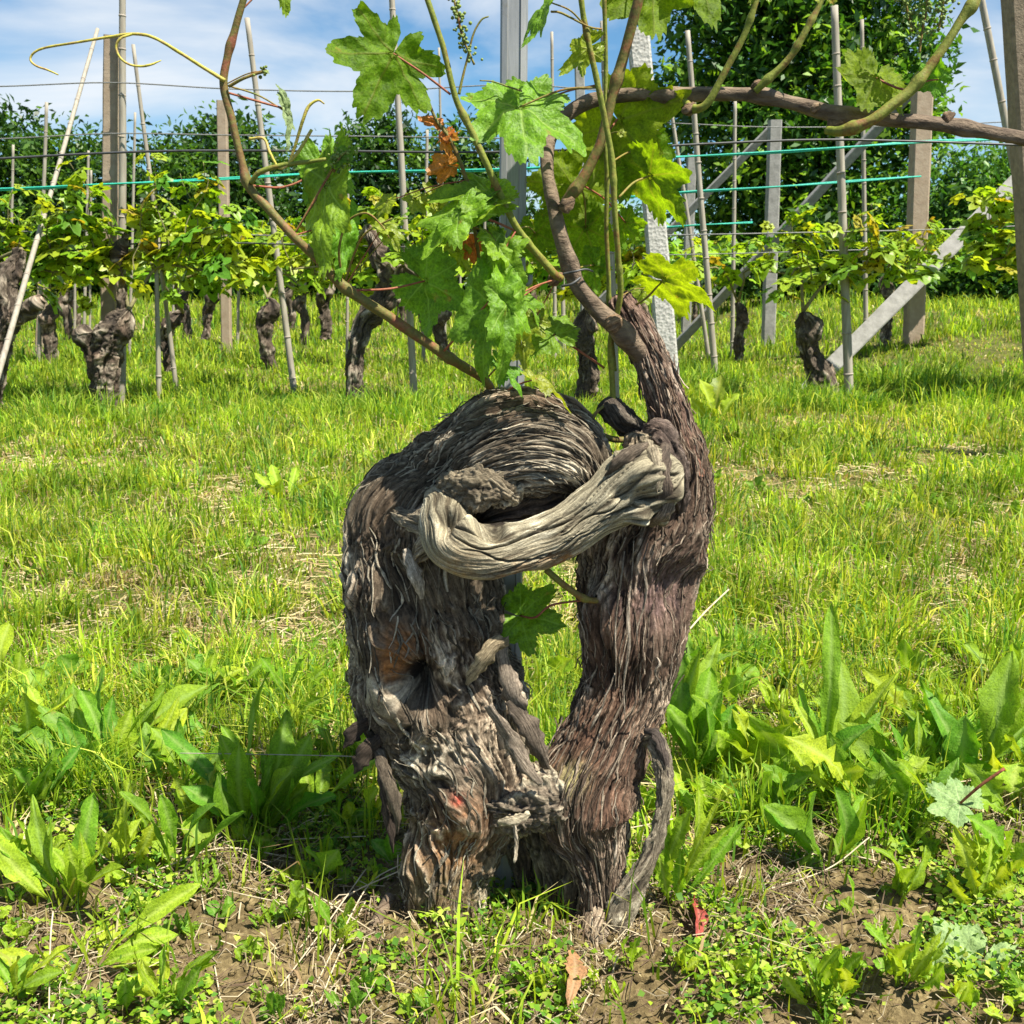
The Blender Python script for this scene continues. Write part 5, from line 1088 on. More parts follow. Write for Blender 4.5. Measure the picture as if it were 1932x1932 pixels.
for i, (a, b, nn, w_, m_) in enumerate([((935, 455, 1.34), (985, 520, 1.32), (.3, .5, .7), .7, M_LEAF), ((985, 560, 1.36), (1030, 610, 1.34), (.4, .5, .6), .7, M_LEAFD), ((945, 690, 1.36), (1000, 745, 1.34), (.3, .6, .6), .6, M_LEAFD),
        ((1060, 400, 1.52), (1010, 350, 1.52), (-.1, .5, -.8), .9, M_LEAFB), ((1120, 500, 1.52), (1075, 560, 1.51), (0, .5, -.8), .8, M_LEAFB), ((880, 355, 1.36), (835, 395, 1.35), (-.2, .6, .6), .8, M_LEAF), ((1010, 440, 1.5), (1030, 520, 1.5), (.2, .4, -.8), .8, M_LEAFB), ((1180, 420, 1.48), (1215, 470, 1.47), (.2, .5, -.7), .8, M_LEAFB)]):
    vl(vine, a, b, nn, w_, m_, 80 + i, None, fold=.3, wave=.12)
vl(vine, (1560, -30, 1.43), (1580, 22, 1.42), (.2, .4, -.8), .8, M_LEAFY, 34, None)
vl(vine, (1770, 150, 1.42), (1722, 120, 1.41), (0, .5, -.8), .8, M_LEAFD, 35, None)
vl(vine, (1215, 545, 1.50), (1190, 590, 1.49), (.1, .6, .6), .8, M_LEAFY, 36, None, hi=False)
for i, (a, b, m_) in enumerate([((822, 232, 1.345), (780, 215, 1.34), M_LEAFO), ((850, 262, 1.345), (872, 240, 1.34), M_LEAFO), ((840, 268, 1.345), (850, 300, 1.34), M_LEAFO), ((845, 250, 1.345), (815, 275, 1.34), M_LEAFO), ((845, 312, 1.35), (790, 328, 1.34), M_LEAFO),
                                ((895, 465, 1.37), (862, 500, 1.36), M_LEAFO), ((860, 470, 1.37), (895, 515, 1.37), M_LEAFY), ((826, 385, 1.38), (800, 330, 1.38), M_LEAFY), ((780, 375, 1.38), (810, 410, 1.37), M_LEAFY), ((732, 380, 1.36), (700, 420, 1.35), M_LEAFY), ((735, 440, 1.31), (755, 480, 1.30), M_LEAFY), ((722, 428, 1.3), (770, 440, 1.29), M_LEAFY),
                                ((500, 133, 1.3), (512, 140, 1.3), M_LEAFG), ((640, 300, 1.31), (675, 270, 1.31), M_LEAFD), ((630, 310, 1.31), (600, 300, 1.31), M_LEAF), ((985, 650, 1.30), (995, 710, 1.29), M_LEAFY), ((1172, 250, 1.37), (1185, 262, 1.365), M_LEAFY), ((1010, 600, 1.4), (1030, 650, 1.39), M_LEAFY)]):
    vl(vine, a, b, (random.uniform(-.5, .5), .5, random.choice([-.7, .7])), .75, m_, 50 + i, None, hi=False, fold=.35, sinus=.7)

# ------------------------------------------------------------------ the other vines of the vineyard
ROWLEAF = {}
def row_leaf_mesh(i, m):
    if (i, m) not in ROWLEAF:
        v, f, _ = leaf_shape(23, 2, 100 + i, sinus=[.5, .75, .4, .9, .6, .55][i], fold=[.2, .35, .1, .3, .25, .15][i], droop=[.3, .15, .4, .3, .5, .2][i], wave=.06)
        tri = []
        for q in f: tri.append(q)
        me = mesh('row_leaf', v, tri, smooth=True); me.materials.append(M_BG[m]); ROWLEAF[(i, m)] = me
    return ROWLEAF[(i, m)]
def shoots_of(x0, x1, y, zc, n, h0, h1, rg, zlow=0.75):
    """cane along the wire, shoots standing on it; returns tubes and leaf places (pos, outward dir, size)"""
    tubes, leaves = [], []
    n = int(n * 1.1)
    for i in range(int(n * .9)):
        x = rg.uniform(x0 - .1, x1 + .1); leaves.append((Vector((x, y + rg.normal(0, .14), zc + rg.uniform(-.26, .12))), rg.uniform(0, 6.28), rg.uniform(.08, .135), .1))
    for i in range(n):
        x = lerp(x0, x1, (i + rg.uniform(0, 1)) / n); h = rg.uniform(h0, h1); z = zc + rg.uniform(-.08, .08); yy = y + rg.normal(0, .06)
        lean = rg.normal(0, .22); ly = rg.normal(0, .12); k = max(3, int(h / .075)); pts = []
        for j in range(k + 1):
            f = j / k; p = Vector((x + lean * h * f + .02 * math.sin(f * 9 + i), yy + ly * h * f, z + h * f - .1 * h * f * f)); pts.append((*p, .0055 * (1 - .6 * f)))
            if j > 0 or rg.uniform() < .5:
                a = (j % 2) * math.pi + rg.normal(0, .7); s = rg.uniform(.6, 1.15) * (.165 - .07 * f)
                leaves.append((p, a, s, f))
                if rg.uniform() < .55: leaves.append((p + Vector((rg.normal(0, .08), rg.normal(0, .07), -.05 + rg.normal(0, .05))), a + 2, s * .8, f))
        tubes.append((pts, 5))
    return tubes, leaves
def leaf_frame(p, a, s, rg):
    out = Vector((math.cos(a), math.sin(a), -0.35 + rg.normal(0, .35))).normalized()
    n = Vector((rg.normal(0, .45), rg.normal(0, .45) - .1, 1.0)); n = (n - out * n.dot(out)).normalized(); X = out.cross(n)
    pos = p + Vector((math.cos(a), math.sin(a), .1)) * s * .55
    return pos, Matrix((X, out, n)).transposed().to_4x4()
def thin(tp, k=.68): return [(u, v, y, r * k) for (u, v, y, r) in tp]
def row_vine(label, trunks, x0, x1, y, n, h0=.3, h1=.75, zc=1.0, seed=0, single=True, group='vines of the row behind', extra=None, bron=.12, hi=(150, 76), drop=0.0):
    rg = np.random.default_rng(seed + 500)
    b = P(trunks[0][0][0], trunks[0][0][1], trunks[0][0][2])
    t = thing('grapevine', (b.x, b.y, gz(b.x, b.y)), label, 'grapevine', group)
    for i, tp in enumerate(trunks):
        k = 1.0 if i == 0 else .6
        V, F, C, inf = limb(thin(tp), int(hi[0] * k), int(hi[1] * (0.6 + .4 * k)), seed * 3 + i, 0.9, lumps=.018, fib=.013, fine=.008, flake=.012, fib_sp=.026, wav=.02, knots=[(.75, 1.2, .06, .03, .5), (.5, 2.2, .05, -.03, .5), (.85, 2.6, .05, .03, .5)], pal=((.025, .019, .015), (.075, .057, .042), (.34, .29, .23)))
        o = obj('trunk', mesh('trunk', V, F, C, attrs={'fib': inf['fib']}), M_BARK, t)
    tubes, leaves = shoots_of(x0, x1, y, zc, n, h0, h1, rg)
    head = P(*trunks[0][-1][:3])
    mid = (x0 + x1) / 2
    tubes.append(([(*head, .016), (head.x * .6 + mid * .4, y, lerp(head.z, zc, .7), .012), (mid, y, zc + .02, .010), (lerp(mid, x1, .6), y, zc - .02, .009), (x1, y, zc - .05, .007)], 6))
    tubes.append(([(*head, .014), (lerp(head.x, x0, .4), y, zc + .03, .010), (x0, y, zc - .03, .007)], 6))
    v, f = join([tube(p, ns, max(6, len(p) * 3)) for p, ns in tubes])
    obj('canes', mesh('canes', v, f), M_ROWCANE, t)
    if extra: leaves += [(P(u, v_, yy), rg.uniform(0, 6.28), s, .3) for (u, v_, yy, s) in extra]
    fv, ff, fc, o = [], [], [], 0
    for (p, a, s, fh) in leaves:
        if rg.uniform() < drop: continue
        pos, M = leaf_frame(p, a, s, rg)
        m = 3 if rg.uniform() < bron * .6 * (0.05 + 1.1 * fh) else int(rg.choice([0, 0, 1, 1, 2]))
        if single:
            lo = bpy.data.objects.new('leaf', row_leaf_mesh(int(rg.integers(0, 6)), m)); COL.objects.link(lo); lo.parent = t
            lo.matrix_local = Matrix.Translation(pos - t.location) @ M @ Matrix.Scale(s * 1.15, 4)
        else:
            ang = np.linspace(-2.9, 2.9, 10); rr = np.array([.5, .7, .5, .95, .6, 1.0, .6, .95, .5, .7])
            q = np.stack([rr * np.sin(ang), rr * np.cos(ang), -.3 * rr ** 2 + .2 * np.abs(np.sin(ang))], 1) * s * 1.2
            q = np.vstack([[0, 0, 0], q]) @ np.array(M.to_3x3()).T + np.array(pos)
            fv.append(q); ff += [[o, o + 1 + j, o + 2 + j] for j in range(9)]; o += 11
            base = np.array([(.21, .36, .02), (.30, .42, .03), (.14, .29, .03), (.36, .34, .03)][m]) * rg.uniform(.75, 1.25); fc.append(np.tile(base, (11, 1)))
    if fv: tag(obj('foliage', mesh('foliage', np.vstack(fv), ff, np.vstack(fc)), M_CROWN, t), kind='stuff')
    return t
GR2, GR3, GR4 = 'vines of the row behind', 'vines of the third row', 'vines of the far rows'
Y2 = 7.75
def X2(u, y=Y2): return (u - CX) / FPX * y * 1.0
row_vine('knobbly mitten shaped vine stump in front of the brown concrete post', [[(205, 800, 7.6, 30), (200, 770, 7.6, 34), (196, 720, 7.6, 37), (196, 665, 7.6, 48), (214, 625, 7.6, 42), (235, 598, 7.6, 30), (243, 585, 7.6, 6)], [(190, 700, 7.58, 26), (172, 655, 7.55, 29), (160, 630, 7.55, 22), (160, 612, 7.55, 5)], [(225, 600, 7.6, 16), (232, 540, 7.65, 9), (222, 480, 7.7, 8), (240, 440, 7.7, 6)]],
         X2(200), X2(450), Y2, 11, .3, .85, 1.0, 1, bron=.2, drop=.15)
row_vine('tall leaning vine trunk seen through the shoots left of the steel stake', [[(668, 800, 7.6, 24), (668, 770, 7.6, 24), (669, 690, 7.6, 24), (686, 615, 7.6, 26), (726, 565, 7.6, 31), (738, 525, 7.6, 28), (715, 480, 7.6, 22), (700, 445, 7.6, 15), (692, 425, 7.6, 4)], [(735, 540, 7.58, 22), (762, 520, 7.55, 17), (780, 505, 7.55, 5)]],
         X2(560), X2(860), Y2, 13, .2, .6, 1.02, 2, bron=.15, drop=.2)
row_vine('small vine stump in front of the thick diagonal brace', [[(1552, 770, 8.1, 40), (1552, 740, 8.1, 40), (1546, 700, 8.1, 33), (1528, 662, 8.1, 24), (1526, 625, 8.1, 30), (1520, 600, 8.1, 22), (1515, 588, 8.1, 4)]],
         X2(1480, 8.1), X2(1720, 8.1), 8.1, 10, .2, .5, .98, 3, bron=.3, drop=.1, extra=[(u, v, 8.0, s) for (u, v, s) in [(1490, 560, .07), (1520, 470, .1), (1555, 520, .09), (1500, 520, .08), (1480, 470, .08), (1540, 400, .08), (1525, 375, .09), (1570, 430, .09), (1510, 430, .09), (1545, 455, .1), (1475, 590, .06)]])
row_vine('split dark vine trunk at the photo left edge', [[(-20, 800, 7.4, 30), (-15, 720, 7.4, 28), (5, 640, 7.4, 26), (20, 600, 7.4, 26), (10, 540, 7.45, 24), (30, 490, 7.5, 18), (40, 470, 7.5, 4)], [(15, 610, 7.4, 22), (48, 590, 7.38, 20), (72, 568, 7.38, 12), (80, 558, 7.38, 3)]],
         X2(-180), X2(180), Y2, 16, .25, .6, 1.0, 4, bron=.06)
row_vine('leafy vine cut by the photo right edge', [[(1990, 800, 8.0, 30), (1985, 700, 8.0, 28), (1970, 600, 8.0, 26), (1960, 520, 8.0, 18), (1955, 500, 8, 4)]], X2(1790, 8), X2(2100, 8), 7.9, 14, .3, .75, 1.05, 5, bron=.25)
row_vine('vine partly hidden behind the old vine and its spur', [[(1105, 800, 7.8, 28), (1105, 760, 7.8, 26), (1110, 690, 7.8, 25), (1100, 630, 7.8, 26), (1110, 590, 7.8, 18), (1112, 575, 7.8, 4)]], X2(930), X2(1230), Y2 + .1, 12, .2, .5, 1.0, 6, bron=.1, drop=.2)
row_vine('vine with thin trunk between brown post and bent shoot', [[(318, 700, 9.6, 14), (316, 660, 9.6, 14), (314, 630, 9.6, 15), (330, 600, 9.6, 16), (345, 590, 9.6, 4)]], X2(330, 8.6), X2(560, 8.6), 8.6, 13, .2, .55, 1.0, 7, group=GR3)
Y3 = 11.5
row_vine('twisted vine trunk behind the bent shoot, next to a tilted stake', [[(512, 710, 11, 16), (512, 690, 11, 16), (502, 650, 11, 17), (498, 610, 11, 22), (512, 580, 11, 22), (505, 562, 11, 5)]], X2(420, Y3), X2(640, Y3), Y3, 12, .25, .6, 1.0, 8, group=GR3, hi=(60, 30))
row_vine('small bent trunk beside the slim concrete post', [[(388, 640, 14, 11), (390, 620, 14, 10), (393, 585, 14, 12), (402, 560, 14, 15), (412, 545, 14, 4)]], X2(300, Y3), X2(430, Y3), Y3 + .5, 9, .2, .5, 1.0, 9, group=GR3, hi=(60, 30))
row_vine('small dark trunk below the folded left leaf', [[(615, 640, 12.5, 15), (614, 615, 12.5, 15), (610, 570, 12.5, 16), (618, 540, 12.5, 14), (620, 530, 12.5, 3)]], X2(600, Y3), X2(790, Y3), Y3, 10, .2, .5, 1.0, 10, group=GR3, hi=(60, 30))
row_vine('stubby trunk just left of the hanging green leaves', [[(838, 680, 11.8, 16), (836, 650, 11.8, 15), (828, 615, 11.8, 17), (838, 588, 11.8, 16), (842, 578, 11.8, 4)]], X2(790, Y3), X2(980, Y3), Y3, 10, .2, .5, 1.0, 11, group=GR3, hi=(60, 30))
row_vine('vine behind the split trunk at far left', [[(95, 690, 11.5, 18), (95, 650, 11.5, 16), (90, 610, 11.5, 18), (100, 580, 11.5, 12), (102, 570, 11.5, 3)]], X2(-40, Y3), X2(230, Y3), Y3, 13, .25, .6, 1.0, 12, group=GR3, hi=(60, 30))
row_vine('thin vine trunk behind the thick diagonal brace', [[(1668, 660, 11.2, 15), (1672, 620, 11.2, 13), (1680, 570, 11.2, 14), (1668, 535, 11.2, 14), (1672, 520, 11.2, 3)]], X2(1590, Y3), X2(1760, Y3), 10.8, 8, .15, .4, 1.15, 13, group=GR3, hi=(60, 30))
row_vine('sparse vine in front of the square post', [[(1395, 680, 11.5, 14), (1395, 640, 11.5, 13), (1400, 600, 11.5, 14), (1392, 570, 11.5, 4)]], X2(1280, Y3), X2(1500, Y3), 11.3, 8, .15, .45, 1.0, 14, group=GR3, hi=(60, 30), bron=.35, drop=.25)
k = 0
for yr, xs in ((15.3, [-8.4, -6.4, -4.7, -3.0, -1.3, 0.3, 1.9]), (19.3, [-10, -7.9, -5.9, -4.0, -2.0, -.2, 1.7, 3.3]), (24, [-12.5, -10, -7.5, -5, -2.6, -.2, 2.2, 4.5])):
    for ix, xx in enumerate(xs):
        k += 1; zb = gz(xx, yr)
        u = CX + xx / yr * FPX * 1.0
        q = [(Vector((xx, yr, zb - .1)), .1), (Vector((xx + .03, yr, zb + .35)), .085), (Vector((xx - .05, yr, zb + .6)), .1), (Vector((xx + .08, yr, zb + .75)), .03)]
        tp = []
        for p, r in q:
            d = p - Vector((0, 0, CAM_H)); zc_ = d.y * CP - d.z * SP; uu = CX + FPX * d.x / zc_; vv = CX - FPX * (d.y * SP + d.z * CP) / zc_
            tp.append((uu, vv, p.y, r / px(vv, p.y)))
        row_vine('distant vine, %s from the left in the %s row behind' % (['first', 'second', 'third', 'fourth', 'fifth', 'sixth', 'seventh', 'eighth'][ix], {15.3: 'fourth', 19.3: 'fifth', 24: 'sixth'}[yr]), [tp], xx - .95, xx + .95, yr, 11, .25, .6, zb + 1.0, 30 + k, single=False, group=GR4, hi=(24, 14))

# ------------------------------------------------------------------ broadleaf weeds
def weed_leaf(parent, b, tip, nrm, w, mat, seed=0, tooth=0.0, bend=0.25, petiole=0.2, name='leaf', blunt=False, nseg=16):
    b, tip, nrm = Vector(b), Vector(tip), Vector(nrm); Y = tip - b; L = Y.length
    if L < 1e-4: return
    Y.normalize(); n = (nrm - Y * nrm.dot(Y))
    if n.length < 1e-3: n = Vector((0, -1, 0.2))
    n.normalize(); X = Y.cross(n)
    rg = np.random.default_rng(seed); t = np.linspace(0, 1, nseg + 1); ac = np.linspace(-1, 1, 7)
    f = np.clip((t - petiole) / (1 - petiole), 0, 1)
    prof = np.where(t < petiole, 0.09, 0.09 + 0.91 * np.sin(np.pi * np.clip(f, 0, 1) ** (0.9 if not blunt else 1.3)) ** (0.85 if not blunt else .62))
    prof = prof * (1 + 0.10 * rg.normal(size=nseg + 1)); prof[-1] = 0.05
    if tooth: prof = prof * (1 + tooth * np.where(np.arange(nseg + 1) % 2 == 0, 1, -1) * (f > 0.02) * (1 - f * .3))
    ph = rg.uniform(0, 6); tw = rg.normal(0, .5)
    T_, A = np.meshgrid(t, ac, indexing='ij'); PR = np.repeat(prof[:, None], 7, 1)
    x = A * PR * w * (1 + .12 * np.sin(T_ * 9 + ph)) + L * .05 * rg.normal() * np.sin(T_ * 3.0); y = T_ * L
    z = bend * L * (np.sin(T_ * np.pi * .9)) * 0.5 - 0.10 * L * np.clip(T_ - .65, 0, 1) * rg.uniform(0, 2.5) + np.abs(A) * PR * w * rg.uniform(.05, .5) + A * PR * w * tw * T_ + 0.26 * w * np.sin(T_ * 13 + ph + A * 2.5) * np.abs(A) ** 1.5 + 0.10 * w * np.sin(T_ * 36 + ph + A * 3) * np.abs(A) * (1.2 - np.abs(A)) * 2
    V = (np.stack([x, y, z], -1).reshape(-1, 3)) @ np.array([X, Y, n]) + np.array(b)
    vein = 0.8 * (np.abs(A) < .05) + 0.16 * (np.abs(((T_ * 9 - np.abs(A) * .8) % 1) - .5) > .40) * (np.abs(A) < .95)
    return obj(name, mesh(name, V, grid_faces(nseg + 1, 7, False)[:, ::-1], attrs={'vein': np.clip(vein, 0, 1).ravel()}), mat, parent)
def weed(label, base, tips, w, mat, tooth=0.0, seed=0, group='broadleaf weeds at the foot of the vine', nrm=(0, -.45, .9), bend=0.15, petiole=.22, blunt=True):
    g = G(*base); g.z = gz(g.x, g.y)
    t = thing('weed', g, label, 'weed', group)
    rg = random.Random(seed + int(base[0]))
    if seed < 14:
        tips = list(tips)
        for q in range(int(len(tips) * .7)):
            a_, b_ = rg.choice(tips), rg.choice(tips); f_ = rg.uniform(.2, .8)
            tips.append((lerp(a_[0], b_[0], f_) + rg.uniform(-40, 40), lerp(a_[1], b_[1], f_) + rg.uniform(-10, 70), lerp(a_[2], b_[2], f_) + rg.uniform(-.05, .06), w * rg.uniform(.45, .95)))
    for i, tp in enumerate(tips):
        u, v, dy = tp[:3]; ww = tp[3] if len(tp) > 3 else w
        y = g.y + dy; tip = P(u, v, y); tip.z = max(tip.z, gz(tip.x, tip.y) + .01)
        b = g + Vector((rg.uniform(-.012, .012), rg.uniform(-.012, .012), -.004))
        weed_leaf(t, b, tip, (nrm[0] + rg.uniform(-.9, .9), nrm[1] + rg.uniform(-.3, .3), nrm[2]), ww * px(v, y) * .40, mat[i % len(mat)] if isinstance(mat, list) else mat, seed * 31 + i, tooth, bend * rg.uniform(.3, 1.4), petiole, blunt=blunt)
    return t
WD, WM, WLt = M_WEED2, M_WEED, M_WEED3
weed('big dark dock plant with upright broad leaves left of the trunk', (490, 1565), [(352, 1478, -.06), (420, 1385, 0), (502, 1268, .03, 62), (588, 1390, 0, 60), (648, 1425, -.02), (622, 1492, -.06, 62), (545, 1340, .05), (452, 1405, -.04), (300, 1372, .1, 44), (468, 1470, -.09), (560, 1450, -.07, 60), (400, 1465, -.1, 66)], 58, [WD, WM, WD], 0, 1)
weed('pale yellow green rosette with long leaves at photo bottom left', (135, 1712), [(-25, 1562, .03, 60), (170, 1500, .02, 58), (212, 1565, -.04, 56), (232, 1635, -.06, 50), (92, 1600, .0, 40), (60, 1500, .05, 40), (150, 1620, -.05, 50)], 52, [WLt, WM], 0, 2)
weed('pale sprawling rosette with flat leaves along the soil at bottom left', (150, 1840), [(378, 1668, .06, 40), (332, 1760, .03, 42), (300, 1790, -.02, 40), (-20, 1800, .0, 36), (230, 1740, .08, 40)], 42, [WLt], 0, 3, bend=.1, petiole=.35)
weed('pale toothed weed left of the big dock plant', (235, 1640), [(238, 1462, .02, 40), (290, 1555, .0, 44), (300, 1640, -.03, 34), (190, 1560, .02, 34), (262, 1540, .04, 30)], 40, [WLt], .35, 4)
weed('leafy weed clump with mixed leaves at photo left', (215, 1470), [(150, 1300, .05), (200, 1255, .08, 44), (250, 1330, .02), (318, 1290, .06), (110, 1352, 0), (350, 1335, .05), (395, 1292, .1, 50), (70, 1330, .05), (280, 1390, -.03), (170, 1400, -.04), (20, 1370, .03)], 46, [WM, WD, WLt], 0, 5)
weed('small round leaved weed near photo left edge', (28, 1330), [(12, 1172, .05, 46), (40, 1225, 0, 34), (-15, 1250, 0, 30)], 40, [WLt], 0, 6)
weed('large dark ribbed leaf weed hugging the right trunk', (1300, 1480), [(1285, 1228, .02, 74), (1340, 1258, .05, 60), (1385, 1330, .0, 46), (1258, 1330, -.04, 44), (1340, 1330, -.06, 48), (1355, 1200, .10, 36)], 60, [WD, WM], 0, 7, nrm=(0, -.9, .5))
weed('tall weed with one upright leaf right of the trunk', (1540, 1520), [(1566, 1140, .06, 44), (1692, 1268, .02, 44), (1412, 1352, .05, 60), (1645, 1365, -.04, 56), (1505, 1290, .06, 44), (1478, 1405, -.02, 44), (1610, 1440, -.08, 46), (1438, 1440, -.05, 40), (1580, 1240, .1, 60), (1385, 1330, .09, 40), (1700, 1420, 0, 40)], 46, [WM, WLt, WM, WD], 0, 8)
weed('pale toothed weed beside the arching root strand', (1268, 1712), [(1318, 1438, -.02, 50), (1262, 1540, -.03, 46), (1388, 1548, .0, 46), (1300, 1530, -.05, 44), (1240, 1600, -.03, 34)], 46, [WLt, WM], .32, 9, nrm=(0, -.9, .4))
weed('broad weed with curled pale leaves at photo right', (1840, 1500), [(1822, 1352, -.02, 74), (1905, 1228, .05, 76), (1962, 1290, .0, 60), (1752, 1300, .04, 54), (1662, 1408, -.02, 40), (1880, 1400, -.05, 56)], 60, [WD, WM, WLt], 0, 10)
weed('pale deeply toothed weed at photo right edge', (1835, 1712), [(1798, 1560, 0, 36), (1872, 1578, 0, 40), (1905, 1630, -.02, 40), (1838, 1540, .03, 30), (1790, 1650, -.03, 34)], 38, [WLt], .45, 11)
weed('two leaved green weed on the soil at photo right', (1705, 1700), [(1668, 1608, -.01, 46), (1752, 1598, 0, 44), (1725, 1640, -.04, 30)], 44, [WM], 0, 12)
weed('slender upright weed on bare soil at right', (1600, 1735), [(1602, 1690, .02, 18), (1600, 1650, 0, 20), (1585, 1700, -.02, 16)], 20, [WM], 0, 13)
weed('rosette of pale leaves in the lawn left of the old vine', (540, 950), [(480, 890, 0, 22), (510, 875, .1, 24), (560, 880, .1, 22), (600, 900, 0, 22), (525, 905, -.1, 26), (500, 920, -.2, 22)], 22, [WLt], .2, 14, group='weeds in the lawn')
weed('lying pale leaf weed in the lawn above the rosette', (660, 885), [(700, 850, .2, 22), (640, 880, -.1, 20), (690, 862, 0, 18)], 20, [WLt], 0, 15, group='weeds in the lawn')
weed('yellow green weed clump in the lawn right of the spur', (1350, 800), [(1320, 715, 0, 34), (1360, 705, .1, 32), (1390, 740, 0, 30), (1340, 760, -.1, 26), (1300, 750, 0, 26)], 28, [WLt, M_LEAFY], .2, 16, group='weeds in the lawn')
rm_ = random.Random(12)
MID = [(60, 1545), (330, 1500), (395, 1560), (600, 1530), (640, 1450), (560, 1400), (330, 1400), (110, 1420), (430, 1330), (20, 1450), (1330, 1560), (1400, 1480), (1440, 1560), (1620, 1560), (1690, 1500), (1740, 1560), (1790, 1440), (1920, 1560), (1600, 1390), (1730, 1380), (1880, 1380), (1460, 1360), (1900, 1680), (1560, 1640), (60, 1660), (330, 1650), (1700, 1880), (1560, 1900), (30, 1900), (320, 1915)]
WHERE = ['at the left edge under the mixed leaf clump', 'between mixed clump and big dock plant', 'in front of the big dock plant', 'between big dock plant and left trunk', 'against the left trunk flap', 'behind the big dock plant', 'behind the mixed leaf clump', 'left of the mixed leaf clump', 'in the lawn edge above the dock plant', 'at the left edge beside the clump',
         'at the foot of the ribbed weed', 'right of the ribbed weed', 'in front of the ribbed weed', 'in front of the tall upright leaf weed', 'right of the tall upright leaf weed', 'left of the upturned pale leaf', 'behind the upturned pale leaf', 'at the right edge by the pale leaf', 'behind the tall upright leaf weed', 'in the lawn edge at right', 'at the right edge of the lawn edge', 'between ribbed weed and tall weed',
         'at the right edge over the toothed weed', 'on the bare soil at right', 'at the left edge over the pale rosette', 'below the toothed weed at left', 'left of the big pale fallen leaf', 'on the bottom edge at right', 'in the bottom left corner', 'on the bottom edge below the rosette']
for i, (u, v) in enumerate(MID):
    ln = rm_.uniform(105, 190) * (.75 if v < 1420 else 1); kd = rm_.choice([0, .3, .42]); tips = []
    for j in range(rm_.randint(6, 9)):
        a = rm_.uniform(0, 6.28); r = ln * rm_.uniform(.35, .8)
        tips.append((u + math.cos(a) * r, v - ln * rm_.uniform(.35, .95) - 10, math.sin(a) * r * .0007, ln * rm_.uniform(.2, .36)))
    ci = rm_.randint(0, 2)
    weed(['dark', 'green', 'pale'][ci] + (' toothed' if kd else ' smooth leaved') + ' weed ' + WHERE[i], (u, v), tips, 40, [[WD, WM], [WM, WLt], [WLt, WM]][ci], kd, 300 + i, petiole=rm_.uniform(.15, .4), blunt=rm_.random() < .6, group='broadleaf weeds at the foot of the vine')
rr_ = random.Random(5)
MARKS = [(490, 1565, 'the big dark dock plant'), (135, 1712, 'the pale rosette at bottom left'), (150, 1840, 'the sprawling rosette in the bottom left corner'), (235, 1640, 'the pale toothed weed at left'), (215, 1450, 'the mixed leaf clump at left'), (28, 1300, 'the photo left edge'),
         (1300, 1480, 'the ribbed weed hugging the right trunk'), (1540, 1520, 'the tall weed with one upright leaf'), (1268, 1712, 'the arching root strand'), (1840, 1500, 'the upturned pale leaf'), (1835, 1712, 'the toothed weed at right edge'), (1705, 1700, 'the two leaved weed at right'),
         (1310, 1770, 'the withered red leaf'), (1075, 1870, 'the dry tan leaf'), (1850, 1840, 'the big pale fallen leaf'), (720, 1750, 'the cut twig'), (600, 1850, 'the long dry stems'), (1500, 1850, 'the bare soil at bottom right'), (400, 1880, 'the bare soil at bottom left'), (850, 1890, 'the left trunk foot'),
         (540, 950, 'the lawn rosette'), (300, 1000, 'the lawn at left'), (300, 1180, 'the straw patch at left'), (600, 1200, 'the hollow side of the left trunk'), (1400, 1000, 'the right trunk top'), (1700, 1000, 'the lawn at right'), (1700, 1200, 'the straw patch at right'), (1420, 1220, 'the lawn beside the right trunk'), (30, 1050, 'the left edge of the lawn'), (1900, 1050, 'the right edge of the lawn'), (680, 1000, 'the left trunk shoulder')]
def near_mark(u, v):
    d, mu, mv, tx = min((math.hypot(u - a, (v - b) * 1.3), a, b, c) for a, b, c in MARKS)
    if abs(v - mv) > abs(u - mu): w = 'below' if v > mv else 'above'
    else: w = 'right of' if u > mu else 'left of'
    return w + ' ' + tx
USED = {}
def uniq(lbl, sizes=('', 'lower', 'upper', 'paler', 'smaller', 'outermost', 'nearest', 'farthest')):
    k_ = USED.get(lbl, 0); USED[lbl] = k_ + 1
    return lbl
def zone(u, v):
    side = 'left of' if u < 760 else ('right of' if u > 1240 else 'in front of')
    return side
kinds = [('small clover like weed', 4, .8, 0), ('small plantain like weed', 6, .42, 0), ('small toothed weed', 7, .38, .4)]
cnt = 0
for i in range(300):
    v = rr_.choice([rr_.uniform(1560, 1932), rr_.uniform(1560, 1932), rr_.uniform(1230, 1560), rr_.uniform(1230, 1560), rr_.uniform(860, 1250)]); u = rr_.uniform(-30, 1970)
    if v > 1500 and 740 < u < 1200 and v < 1830: continue
    kd = kinds[rr_.choice([0, 0, 1, 2])]; nm = kd[0]; far = v < 1300
    ln = rr_.uniform(28, 62) * (0.55 if far else 1.0) * (1.7 if 1230 < v < 1560 and rr_.random() < .6 else 1.0)
    tips = []
    for j in range(kd[1] + rr_.randint(0, 2)):
        a = rr_.uniform(0, 6.28); tips.append((u + math.cos(a) * ln * rr_.uniform(.5, 1.1), v - abs(math.sin(a)) * ln * .55 - ln * rr_.uniform(.15, .7), math.sin(a) * ln * px(v, 1.4) * .8, ln * kd[2] * rr_.uniform(.6, 1)))
    where = 'in the lawn behind' if far else 'on the soil ' + zone(u, v)
    ci = rr_.randint(0, 3)
    weed(('tiny ' if ln < (24 if far else 42) else 'small ') + ['pale', 'green', 'green', 'dark'][ci] + ' ' + nm.replace('small ', '').replace(' like', '-like') + ' ' + near_mark(u, v), (u, v), tips, 20, [WLt, WM, WM, WD][ci], kd[3], 100 + i, group='small weeds ' + where + ' the vine', petiole=.3)
    cnt += 1

